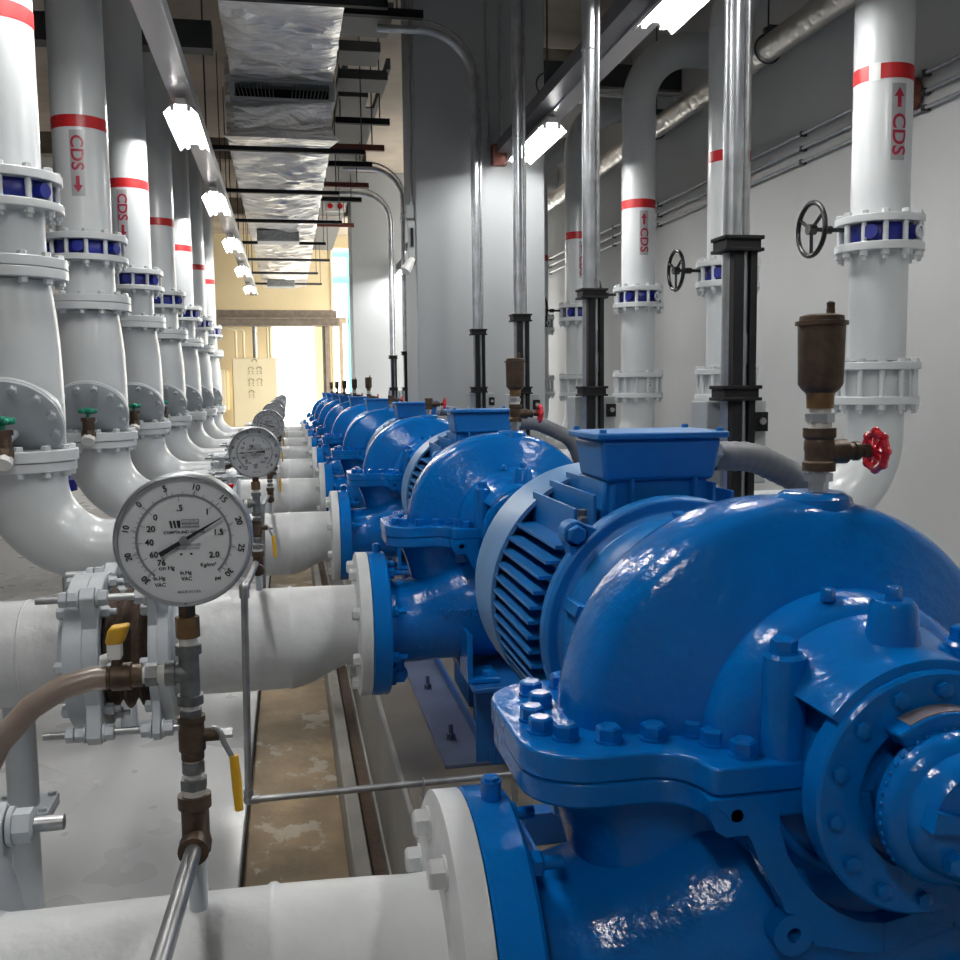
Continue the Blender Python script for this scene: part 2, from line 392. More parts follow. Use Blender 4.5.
jw = {0: 'nearest', 1: 'second', 2: 'third', 3: 'fourth', 4: 'fifth', 5: 'sixth'}
for j in range(-3, 6):
    y0 = 7.1+3*j-(.28 if j == -1 else 0)
    if y0+1.25 > 22: continue
    lab = ('lit twin-tube light on the left trunking, %s whole one from the camera' % jw[j]) if j >= 0 else \
          {-1: 'lit twin-tube light on the left trunking, cut by the top edge of the photo', -2: 'lit twin-tube light over the near left pipes, above the photo', -3: 'lit twin-tube light behind the camera on the left trunking'}[j]
    light_fixture('light_fixture', LXL, y0, LZ, lab, 'lights along the left trunking')
for j in (-2, -1, 0, 2, 3):
    y0 = 7.1+3*j+(-.35 if j == 3 else -.06 if j == -1 else .08)
    lab = {-3: 'lit twin-tube light behind the camera on the right trunking', -2: 'lit twin-tube light above the nearest pump, above the photo', -1: 'large lit twin-tube light on the right trunking at the top edge',
           0: 'lit twin-tube light on the right trunking just before the big grey column', 2: 'small lit twin-tube light in the gap left of the big column, nearer one', 3: 'small lit twin-tube light in the gap left of the big column, farther one'}[j]
    light_fixture('light_fixture', LXR if j < 2 else 1.93, y0, LZ, lab, 'lights along the right trunking')
t = thing('light_trunking', (LXL, -3, LZ+.08), 'long grey channel carrying the left row of lights', 'trunking'); og = (LXL, -3, LZ+.08)
MB().box(LXL-.075, LXL+.075, -3.5, 21.9, LZ+.075, LZ+.15).build('channel', 'trunk', t, og)
MB().box(LXL+.075, LXL+.083, -3.5, 21.9, LZ+.065, LZ+.16).build('lip', 'galv', t, og)
for j in range(9): MB().cyl((LXL, -2.5+3*j, LZ+.15), (LXL, -2.5+3*j, ZC), .006, 6).build('hanger_rod', 'darksteel', t, og)
TX = 1.88
t = thing('light_trunking', (TX, -3, LZ+.08), 'dark channel carrying the right row of lights up to the grey column', 'trunking'); og = (TX, -3, LZ+.08)
MB().box(TX-.06, TX+.06, -3.5, 8.45, LZ+.075, LZ+.17).build('channel', 'trunkdark', t, og)
MB().box(TX+.06, TX+.19, -3.5, 8.45, LZ+.06, LZ+.075).box(TX+.06, TX+.068, -3.5, 8.45, LZ+.075, LZ+.12).build('side_tray', 'trunk', t, og)
MB().box(TX-.09, TX+.03, 8.45, 8.55, LZ-.02, LZ+.15).build('end_bracket', 'redbrown', t, og)
for y in (-2.0, .8, 3.0, 5.2, 7.0): MB().cyl((TX, y, LZ+.15), (TX, y, ZC), .007, 6).torus((TX, y, LZ+.22), (0, 1, 0), .08, .006, 20, 6).build('hanger_rod', 'darksteel', t, og)
t = thing('light_trunking', (1.93, 10, LZ+.08), 'distant channel carrying lights beyond the big grey column', 'trunking'); og = (1.93, 10, LZ+.08)
MB().box(1.87, 1.99, 9.6, 16.9, LZ+.075, LZ+.15).build('channel', 'trunkdark', t, og)
for y in (11., 14.5): MB().cyl((1.93, y, LZ+.15), (1.93, y, ZC), .006, 6).build('hanger_rod', 'darksteel', t, og)

# ------------------------------------------------------------------ foil-wrapped duct overhead
def duct(name, x0, x1, y0, y1, z0, z1, spans, label, seed, taper=0.0):
    rnd = random.Random(seed); m = MB(); ny = max(8, int((y1-y0)*14)); nx = 14
    prof_n = []
    rows = []
    for i in range(ny+1):
        y = y0+(y1-y0)*i/ny; row = []
        sag = 0
        for a, b in spans:
            if a <= y <= b: sag = -.035*math.sin(PI*(y-a)/(b-a))**.7
        zb = z0+taper*(i/ny)
        for j in range(nx+1):
            f = j/nx; x = x0+(x1-x0)*f
            w = .036*math.sin(y*12+1.8*math.sin(x*4+seed+y))+.015*math.sin(y*29+x*6+2*math.sin(y*3))+rnd.uniform(-.009, .009)
            row.append((x+rnd.uniform(-.004, .004), y, zb+sag*math.sin(PI*min(1, max(0, f)))**.35+w*(.35+.65*math.sin(PI*f))))
        for q in range(4): row.append((x1+.012*math.sin(y*13+q)+rnd.uniform(-.006, .006), y, zb+(z1-zb)*(q+1)/4))
        for q in range(4): row.append((x0+.012*math.sin(y*11+q)+rnd.uniform(-.006, .006), y, z1-(z1-zb)*(q)/4))
        rows.append([V3(p) for p in row])
    m.loft(rows)
    t = thing(name, ((x0+x1)/2, y0, z0), label, 'duct'); m.build('foil_jacket', 'foil', t, ((x0+x1)/2, y0, z0), sharp=75)
    return t
HY = [9.3+1.95*i for i in range(7)]
duct('air_duct', -.405, .475, 4.5, 9.12, 2.71, 3.45, [(4.5, 7.05), (7.05, 9.1)], 'near upper length of crumpled silver foil air duct overhead', 3)
duct('air_duct', -.47, .455, 9.36, 22.4, 2.23, 2.95, list(zip(HY[:-1], HY[1:])), 'long lower run of silver foil air duct going to the far end', 8)
t = thing('duct_transition', (-.05, 9.15, 2.3), 'foil step joining the two air duct runs, with a louvred grille', 'duct'); og = (-.05, 9.15, 2.3)
m = MB(); rows = []
for i in range(9):
    f = i/8; row = []
    for j in range(15):
        x = -.395+.85*j/14+(-.10+.16*j/14)*max(0, (f-.8)*5)
        row.append(V3((x, 9.14-.02*math.sin(f*9+x*3)-.05*max(0, (f-.8)*5), 2.53-.33*f)))
    for j in range(15):
        x = .455-.85*j/14; row.append(V3((x, 9.35, 2.53-.33*f)))
    rows.append(row)
m.loft(rows).build('foil_jacket', 'foil', t, og, sharp=75)
MB().box(-.425, .485, 9.08, 9.35, 2.68, 2.70).box(-.425, .485, 9.08, 9.35, 2.525, 2.545).box(-.425, -.38, 9.08, 9.35, 2.545, 2.68).box(.44, .485, 9.08, 9.35, 2.545, 2.68).build('grille_frame', 'boxgrey', t, og)
sl = MB()
for i in [q for q in range(26) if not 10 < q < 15]:
    x = -.365+.79*i/25; a = (i-12.5)/12.5*.04
    sl.hexa([(x, 9.10, 2.55), (x+.004, 9.10, 2.55), (x+.004, 9.2, 2.55), (x, 9.2, 2.55)], [(x+a, 9.10, 2.675), (x+a+.004, 9.10, 2.675), (x+a+.004, 9.2, 2.675), (x+a, 9.2, 2.675)])
sl.build('louvre_blades', 'boxgrey', t, og)
MB().box(-.38, .44, 9.3, 9.34, 2.545, 2.68).build('grille_back', 'black', t, og)
for (y, x0, x1, h, lab) in ((14.2, -.36, .22, .16, 'grey air grille box under the foil duct, nearer of two'), (20.6, -.35, .2, .15, 'grey air grille box under the foil duct, farther of two')):
    t = thing('air_grille', ((x0+x1)/2, y, 2.2-h), lab, 'grille', 'grilles under the foil duct'); og = ((x0+x1)/2, y, 2.2-h)
    MB().box(x0, x1, y, y+.35, 2.2-h, 2.195).build('box', 'boxgrey', t, og, bevel=.006)
    MB().box(x0+.02, x1-.02, y-.012, y, 2.2-h+.02, 2.18).build('grille_face', 'steel', t, og)
for i, y in enumerate([7.0]+HY):
    z = 2.66 if i == 0 else 2.17; w0, w1 = (-.62, .75) if i == 0 else (-.68, .62+.14*(i % 2))
    t = thing('duct_hanger', (0, y, z), ('dark crossbar under the foil duct, %s from the camera' % ('nearest' if i == 0 else OW[i])), 'hanger', 'crossbars carrying the foil duct'); og = (0, y, z)
    hh = .075 if i == 0 else .04
    MB().box(w0, w1, y-.025, y+.025, z-hh, z).build('crossbar', 'black' if i < 5 else 'darksteel', t, og)
    MB().cyl((w0+.03, y, z), (w0+.03, y, ZC), .006, 6).build('rod', 'darksteel', t, og)
    MB().cyl((w1-.03, y, z), (w1-.03, y, ZC), .006, 6).build('rod', 'darksteel', t, og)

# cable trays and boxes right of the duct
t = thing('cable_tray', (.85, 9.4, 2.95), 'dark cable tray running beside the foil duct', 'cable tray'); og = (.85, 9.4, 2.95)
MB().box(.60, .64, 9.55, 22, 2.98, 3.08).box(1.0, 1.04, 9.55, 22, 2.98, 3.08).build('side_rails', 'tray', t, og)
MB().box(.64, 1.0, 10.9, 22, 2.985, 3.0).build('tray_floor', 'tray', t, og)
for i, (x0, x1, y0, y1, z) in enumerate([(.50, .90, 7.95, 8.5, 2.9), (.52, .88, 8.85, 9.25, 2.9), (.55, 1.02, 9.62, 10.05, 2.9), (.58, .88, 10.2, 10.6, 2.9)]):
    o = MB().box(x0, x1, y0, y1, z, z+.09).build('pull_box', 'tray', org=((x0+x1)/2, (y0+y1)/2, z), bevel=.004)
    tag(o, 'dark flat cable box right of the foil duct, %s from the camera' % OW[i].replace('first', 'nearest'), 'box', 'dark cable boxes beside the duct')
for i, (y, z, x0, x1, m_) in enumerate([(7.75, 2.86, .45, 1.3, 'black'), (10.3, 2.72, .55, 1.25, 'black'), (10.9, 2.6, .52, 1.3, 'redbrown'), (12.4, 2.75, .5, 1.35, 'black'), (13.0, 2.62, .5, 1.3, 'redbrown'), (14.2, 2.66, .5, 1.3, 'black'), (15.9, 2.58, .5, 1.3, 'redbrown')]):
    t = thing('pipe_support', ((x0+x1)/2, y, z), ('%s crossbar hung between the foil duct and the column, %s from the camera' % ('red-brown' if m_ == 'redbrown' else 'black', OW[i].replace('first', 'nearest'))), 'hanger', 'crossbars beside the duct'); og = ((x0+x1)/2, y, z)
    MB().box(x0, min(x1, 1.1), y-.03, y+.03, z-.06, z).build('crossbar', m_, t, og)
    MB().cyl((x0+.05, y, z), (x0+.05, y, ZC), .007, 6).build('rod', 'darksteel', t, og)
    MB().cyl((x0+.45, y, z), (x0+.45, y, ZC), .007, 6).build('rod', 'darksteel', t, og)
t = thing('exit_sign', (.80, 16.4, 2.9), 'small white sign with red marks hung beside the foil duct', 'sign'); og = (.72, 16.4, 2.9)
MB().box(.60, .92, 16.4, 16.44, 2.84, 3.02).build('panel', 'reflector', t, og, bevel=.005)
MB().cyl((.68, 16.4, 2.93), (.68, 16.39, 2.93), .045, 12).cyl((.84, 16.4, 2.93), (.84, 16.39, 2.93), .045, 12).build('red_mark', 'red', t, og)
MB().cyl((.76, 16.42, 3.02), (.76, 16.42, ZC), .006, 6).build('rod', 'darksteel', t, og)

# lagged pipe, conduits and alarm on the right wall
t = thing('lagged_pipe', (3.32, 9, 2.29), 'silver foil lagged pipe running along the right wall high up', 'pipe'); og = (3.32, 9, 2.29)
MB().tube([(3.32, -4, 2.29), (3.32, 10, 2.29), (3.32, 20, 2.29), (3.32, YE, 2.29)], .088, 22).build('lagging', 'foilpipe', t, og)
for i in range(9):
    y = 2.3+2.1*i
    MB().torus((3.32, y, 2.29), (0, 1, 0), .097, .007, 22, 6).box(3.29, 3.35, y-.02, y+.02, 2.40, 2.43).cyl((3.32, y, 2.42), (3.32, y, ZC), .006, 6).box(3.32, XR, y-.01, y+.01, 2.43, 2.45).build('pipe_hanger', 'darksteel', t, og)
for i, (z, lab) in enumerate([(1.72, 'topmost of three thin conduits along the right wall'), (1.62, 'middle of three thin conduits along the right wall'), (1.53, 'lowest of three thin conduits along the right wall')]):
    t = thing('wall_conduit', (XR-.03, 9, z), lab, 'conduit', 'thin conduits on the right wall'); og = (XR-.03, 9, z)
    MB().tube([(XR-.03, -4, z), (XR-.03, 14.1, z)], .012, 8).build('tube', 'galv', t, og)
    cl = MB()
    for k in range(13): cl.box(XR-.045, XR, -3+1.35*k, -2.975+1.35*k, z-.018, z+.016)
    cl.build('clips', 'darksteel', t, og)
t = thing('alarm_bell', (XR-.06, 5.25, 1.6), 'dark red alarm bell on the right wall behind the nearest white riser', 'bell'); og = (XR-.06, 5.25, 1.6)
MB().lathe([(0, .11), (.05, .105), (.075, .06), (.08, .001)], (XR-.03, 5.25, 1.63), (-1, 0, 0), 20).build('gong', 'redbrown', t, og)
MB().box(XR-.03, XR, 5.2, 5.3, 1.58, 1.68).build('back_box', 'redbrown', t, og)
o = MB().tube([(2.28, 10.2, 3.2), (3.58, 10.2, 3.2)], .26, 24).build('branch_duct', 'foilpipe', org=(2.9, 10.2, 3.2)); tag(o, 'round foil duct crossing behind the top of the grey column', 'duct')
# emergency light on the near column
t = thing('emergency_light', (1.06, 8.62, 1.3), 'white emergency light box with lamp head on the edge of the big column', 'light'); og = (1.06, 8.62, 1.3)
MB().box(1.05, 1.12, 8.56, 8.72, 1.08, 1.42).build('body', 'boxgrey', t, og, bevel=.008)
MB().box(1.042, 1.05, 8.60, 8.68, 1.18, 1.24).box(1.075, 1.10, 8.55, 8.56, 1.2, 1.36).build('indicator', 'black', t, og)
MB().tube(fillet([(1.08, 8.62, 1.42), (1.08, 8.62, 1.50), (1.0, 8.62, 1.50), (1.0, 8.62, 1.42)], .03), .008, 8).build('cable', 'steel', t, og)
MB().box(1.04, 1.12, 8.57, 8.67, 1.44, 1.56).build('terminal_box', 'boxgrey', t, og, bevel=.01)
MB().cyl((1.09, 8.58, 1.10), (1.02, 8.54, .99), .03, 14, .05).build('lamp_head', 'reflector', t, og)
o = MB().tube([(1.10, 8.62, 1.56), (1.10, 8.62, ZC)], .012, 8).build('conduit', 'galv', org=(1.1, 8.62, 1.56)); tag(o, 'thin conduit dropping to the emergency light on the column edge', 'conduit')
for x, lab in ((1.76, 'left of two thin conduits on the face of the big grey column'), (1.88, 'right of two thin conduits on the face of the big grey column')):
    o = MB().tube([(x, 8.535, 1.98 if x < 1.8 else 2.1), (x, 8.535, ZC)], .013, 8).build('conduit', 'galv', org=(x, 8.535, 2)); tag(o, lab, 'conduit', 'thin conduits on the big column')
# blue suction stand seen behind the left elbows
t = thing('blue_valve_stand', (-1.62, 7.3, ZF), 'dark blue valve stand glimpsed behind the nearest white elbow', 'valve'); og = (-1.62, 7.3, ZF)
MB().lathe([(.78, .02), (.80, .12), (.88, .12), (.90, .08), (1.15, .075)], (-1.60, 7.3, ZF), (0, 0, 1), 20).build('body', 'navy', t, og)
MB().cyl((-1.60, 7.3, ZF), (-1.60, 7.3, ZF+.79), .013, 10).build('foot', 'boxgrey', t, og)
# ------------------------------------------------------------------ split-case pump
XS, ZS = .595, -.395
def fillet2(poly, R, n=6):
    out = []; N = len(poly)
    for i in range(N):
        a, b, c = [V3((*poly[j % N], 0)) for j in (i-1, i, i+1)]
        r = R[i] if isinstance(R, list) else R
        p = fillet([a, b, c], r, n); out += [(q.x, q.y) for q in p[1:-1]]
    return out
def make_pump():
    og = (XS, 0, -1.08)
    t = thing('split_case_pump', (XS, YK(0), -1.08), 'x', 'pump', 'blue split-case pumps in a row')
    ax = (0, 1, 0); o = (XS, 0, ZS); UP = (-1, 0, 0)
    YC = .025
    def volute(a0, a1, n):
        half = [(.118,1.4),(.114,1.0),(.099,.75),(.085,.5),(.073,.30),(.0665,.19),(.062,.125),(.057,.085),(.050,.050),(.041,.022),(.028,.006),(.010,0)]
        rings = []
        for i in range(n+1):
            an = a0+(a1-a0)*i/n; ff = max(0, math.cos(an))
            R = .2585+.032*ff**1.2
            pr = []
            for s in (-1, 1):
                q = [(s*h, R-(R-.150)*v) for h, v in half]
                pr += q if s < 0 else q[::-1]
            rings.append([V3((XS-r*math.cos(an), YC+h, ZS+r*math.sin(an))) for h, r in pr])
        return rings
    dome = [(-.05,.06),(-.05,.168),(-.092,.167),(-.106,.164),(-.118,.157),(-.127,.146),(-.133,.130),(-.135,.112),(-.137,.098),(-.143,.095),(-.222,.094),(-.222,.05)]
    far = lambda h: 2*YC-h
    u = MB()
    u.loft(volute(0, PI, 56))
    for s in (-1, 1): u.lathe([(far(h) if s > 0 else h, r) for h, r in dome], o, ax, 44, True, 0, PI, UP)
    # bosses and posts on the domes
    for xx in (.492, .700): u.lathe([(0,.0235),(.106,.0215),(.110,.018),(.110,0.001)], (xx, -.143, -.386), (0,0,1), 22)
    u.lathe([(0,.028),(.045,.023),(.050,.019),(.050,.001)], (.600, -.165, -.272), (0,0,1), 20)
    u.lathe([(0,.05),(.024,.044),(.03,.036),(.03,.001)], (XS+.014, .012, -.160), (0,0,1), 24)
    for s in (-1, 1): u.lathe([(far(h) if s > 0 else h, r) for h, r in [(-.10,.08),(-.10,.150),(-.128,.148),(-.150,.140),(-.168,.131),(-.232,.129),(-.234,.126),(-.234,.08)]], o, ax, 24, True, math.radians(38), math.radians(142), UP)
    u.build('upper_casing', 'blue', t, og, bevel=.0)
    lo = MB()
    lo.loft(volute(PI, 2*PI, 48))
    for s in (-1, 1): lo.lathe([(far(h) if s > 0 else h, r) for h, r in dome], o, ax, 32, True, PI, 2*PI, UP)
    sec = [(.23,-.668,.118,.118,0),(.285,-.667,.119,.119,0),(.32,-.662,.124,.122,0),(.36,-.650,.138,.131,.004),(.40,-.638,.152,.143,.008),(.44,-.626,.166,.156,.012),(.48,-.618,.176,.166,.017),(.53,-.614,.182,.172,.022),(.59,-.616,.184,.172,.025),
           (.66,-.622,.180,.168,.025),(.74,-.634,.168,.157,.02),(.82,-.652,.145,.136,.01),(.88,-.664,.118,.115,0),(.955,-.668,.105,.105,0)]
    lo.loft([[V3((x, dy+ry*math.cos(2*PI*j/36), z+rz*math.sin(2*PI*j/36))) for j in range(36)] for x, z, ry, rz, dy in sec])
    # neck walls between nozzle and split flange
    lo.loft([[V3((cx+rx*math.copysign(abs(math.cos(2*PI*j/40))**.8, math.cos(2*PI*j/40)), .02+ry*math.copysign(abs(math.sin(2*PI*j/40))**.8, math.sin(2*PI*j/40)), z)) for j in range(40)] for z, cx, rx, ry in ((-.428,.43,.160,.110),(-.45,.43,.150,.098),(-.49,.435,.138,.090),(-.54,.44,.130,.090),(-.62,.46,.120,.09))])
    # bowl carrying the bearing arm
    lo.lathe([(-.152,.120),(-.152,.128),(-.10,.16),(-.10,.120)], o, ax, 40, True, PI, 2*PI, UP)
    lo.build('lower_casing', 'blue', t, og, bevel=.004)
    # split flange
    oc = [(.233,.160),(.233,-.110),(.396,-.110),(.404,-.168),(.786,-.168),(.794,-.110),(.957,-.110),(.957,.160),(.794,.160),(.786,.218),(.404,.218),(.396,.160)]
    R = [.07,.07,.045,.012,.012,.045,.07,.07,.045,.012,.012,.045]
    pl = fillet2(oc, R, 7)
    f = MB().prism(pl, (0,0,-.4125), (1,0,0), (0,1,0), (0,0,.0295)); f.build('upper_flange', 'blue', t, og, bevel=.003, sharp=30)
    f = MB().prism([(XS+(a-XS)*.993, b*.985) for a, b in pl], (0,0,-.441), (1,0,0), (0,1,0), (0,0,.0286)); f.build('lower_flange', 'blue', t, og, bevel=.004, sharp=30)
    for p in [(.285,.058),(.264,.014),(.264,-.026),(.285,-.052),(.328,-.070),(.377,-.074),(.425,-.072),(.434,-.103),(.450,-.140),
              (.285,.105),(.330,.125),(.926,.014),(.926,-.026),(.905,-.052),(.862,-.070),(.813,-.074),(.765,-.072),(.756,-.103),(.740,-.140),(.45,.19),(.38,.13),(.74,.19)]:
        bolt(t, (p[0], p[1], -.383), (0,0,1), .025, .018, 'blue', og)
    for xx in (.492, .700): bolt(t, (xx,-.142,-.276), (0,0,1), .024, .015, 'blue', og)
    bolt(t, (.600,-.165,-.222), (0,0,1), .014, .014, 'blue', og); bolt(t, (.562,-.105,-.234), (0,0,1), .013, .014, 'blue', og)
    # bearing arm: arc plate with lugs below the split
    am = MB(); y0, y1 = -.173, -.150
    inner = [(.118,-.018),(.121,-.036),(.119,-.056),(.111,-.083),(.097,-.108),(.078,-.131),(.054,-.151),(.028,-.164),(0,-.169)]
    oo = [(.196,-.018),(.196,-.034),(.190,-.050),(.179,-.058),(.165,-.0575),(.155,-.058),(.150,-.066),(.143,-.084),(.131,-.108),(.1185,-.128),(.112,-.145),(.097,-.149),(.087,-.157),(.083,-.170),(.080,-.184),(.060,-.189),(.030,-.198),(0,-.201)]
    for s_ in (-1, 1):
        h1 = [(.167+.0078*math.cos(2*PI*i/16), -.036+.0078*math.sin(2*PI*i/16)) for i in range(16)]
        poly = [oo[0]]+h1[::-1]+[h1[-1]]+oo+inner[::-1]
        am.prism([(s_*x, z) for x, z in poly], (XS, y0, ZS), (1,0,0), (0,0,1), (0,y1-y0,0))
        am.ring((XS+s_*.102, 0, ZS-.170), ax, y0-.0002, y1, .0078, .0225, 24)
        xa, xb = sorted((XS+s_*.112, XS+s_*.190)); am.box(xa, xb, y1-.004, -.10, -.440, -.414)
    am.build('bearing_arm', 'blue', t, og, bevel=.002, sharp=45)
    # seal cover ring + bearing housing, both ends
    for s in (-1, 1):
        sg = lambda pr: [(far(h) if s > 0 else h, r) for h, r in [(-q[0], q[1]) if q[0] > 0 else q for q in pr]]
        MB().lathe(sg([(-.215,.070),(-.215,.121),(-.240,.121),(-.243,.118),(-.243,.078),(-.22,.074)]), o, ax, 56, True).build('seal_cover', 'blue', t, og)
        if s < 0:
            for i in range(14):
                a = 2*PI*(i+.35)/14
                bolt(t, (XS+.1035*math.cos(a), -.243, ZS+.1035*math.sin(a)), (0,-1,0), .014, .006, 'blue', og, washer=False)
        hs = MB()
        if s < 0:
            hs.lathe([(-.19,.001),(-.19,.050),(-.256,.050),(-.256,.068),(-.262,.0735),(-.278,.0735),(-.285,.069),(-.290,.060),(-.305,.057),(-.312,.049),(-.312,.001)], o, ax, 48)
            for i in range(3):
                a = 2*PI*(i+.25)/3+.3
                hs.hexa(*[[(XS+r*math.cos(b), -h, ZS+r*math.sin(b)) for (r, b, h) in ((.018,a-.3,hh),(.058,a-.17,hh),(.058,a+.17,hh),(.018,a+.3,hh))] for hh in ((.306,.324))])
            for i in range(48):
                a = 2*PI*i/48; hs.ball((XS+.0735*math.cos(a), -.270, ZS+.0735*math.sin(a)), .0026, 6)
        else: hs.lathe(sg([(-.19,.001),(-.19,.060),(-.268,.060),(-.272,.05),(-.272,.001)]), o, ax, 40)
        hs.build('bearing_housing', 'blue', t, og)
        if s < 0:   # hood carrying the plate over the gland
            MB().lathe([(-.24,.070),(-.24,.0885),(-.268,.0885),(-.268,.070)], o, ax, 24, True, math.radians(52), math.radians(128), UP).build('gland_hood', 'blue', t, og, bevel=.002)
            MB().lathe([(-.245,.088),(-.245,.0898),(-.265,.0898),(-.265,.088)], o, ax, 16, True, math.radians(62), math.radians(118), UP).build('nameplate', 'plate', t, og)
    for i in range(3):
        a = 2*PI*(i+.75)/3+.3
        bolt(t, (XS+.042*math.cos(a), -.312, ZS+.042*math.sin(a)), (0,-1,0), .018, .011, 'blue', og)
    # suction and discharge flanges
    sf = MB().lathe([(.185,.08),(.185,.200),(.188,.203),(.230,.203),(.235,.198),(.235,.125),(.255,.118),(.255,.08)], (0,0,-.668), (1,0,0), 56, True)
    sf.build('suction_flange', 'blue', t, og)
    df = MB().lathe([(.925,.07),(.925,.10),(.94,.105),(.945,.17),(.985,.17),(.985,.07)], (0,0,-.668), (1,0,0), 40, True)
    df.build('discharge_flange', 'blue', t, og)
    for i in range(8):
        a = 2*PI*(i+.5)/8
        bolt(t, (.235, .165*math.cos(a), -.668+.165*math.sin(a)), (1,0,0), .026, .020, 'blue', og, shank=.022)
    lg = MB().cyl((.212, 0, -.468), (.212, 0, -.444), .012, 10).cyl((.212,0,-.447),(.212,0,-.440),.010,6); lg.build('lifting_stud', 'blue', t, og)
    ly = MB().lathe([(0,.001),(0,.024),(.020,.024),(.020,.011),(.027,.011),(.027,.001)], (.262,-.06,-.800), (0,-1,0), 16, False).cyl((.262,-.06,-.76),(.262,-.07,-.792),.016,10); ly.build('drain_lug', 'blue', t, og)
    # cast number on the near side of the suction horn
    vs, fs = bent_text('99C0349', .037, .006); n = MB(); vv = []
    def horn(x, z):
        for q, w in zip(sec, sec[1:]):
            if q[0] <= x <= w[0]:
                t_ = (x-q[0])/(w[0]-q[0]); c = [a_+(b_-a_)*t_ for a_, b_ in zip(q, w)]
                return c[4]-c[2]*math.sqrt(max(.02, 1-((z-c[1])/c[3])**2))
    for front in (0, 1):
        for p in vs:
            x = .447+p.x*1.15; z = -.622+p.y
            vv.append((x, horn(x, z)-(.008 if front else -.002), z))
    m0 = len(vs); ec = {}
    for f in fs:
        for i, j in zip(f, f[1:]+f[:1]): ec[frozenset((i, j))] = ec.get(frozenset((i, j)), 0)+1
    n.add(vv, list(fs)+[tuple(i+m0 for i in f)[::-1] for f in fs]+[(i, j, j+m0, i+m0) for i, j in (tuple(e) for e, c in ec.items() if c == 1)]); n.build('cast_number', 'blue', t, og)
    # feet
    for s_ in (-1, 1):
        for y_ in (-1, 1):
            ya, yb = sorted((.02+y_*.245, .02+y_*.12)); xa, xb = sorted((XS+s_*.165, XS+s_*.075)); xc, xd = sorted((XS+s_*.165, XS+s_*.150))
            MB().box(xa, xb, ya, yb, -.799, -.783).box(xc, xd, ya, yb, -.79, -.66).build('casing_foot', 'blue', t, og, bevel=.004)
    bolt(t, (.485,-.20,-.783), (0,0,1), .024, .016, 'blue', og); bolt(t, (.705,-.20,-.783), (0,0,1), .024, .016, 'blue', og)
    return t

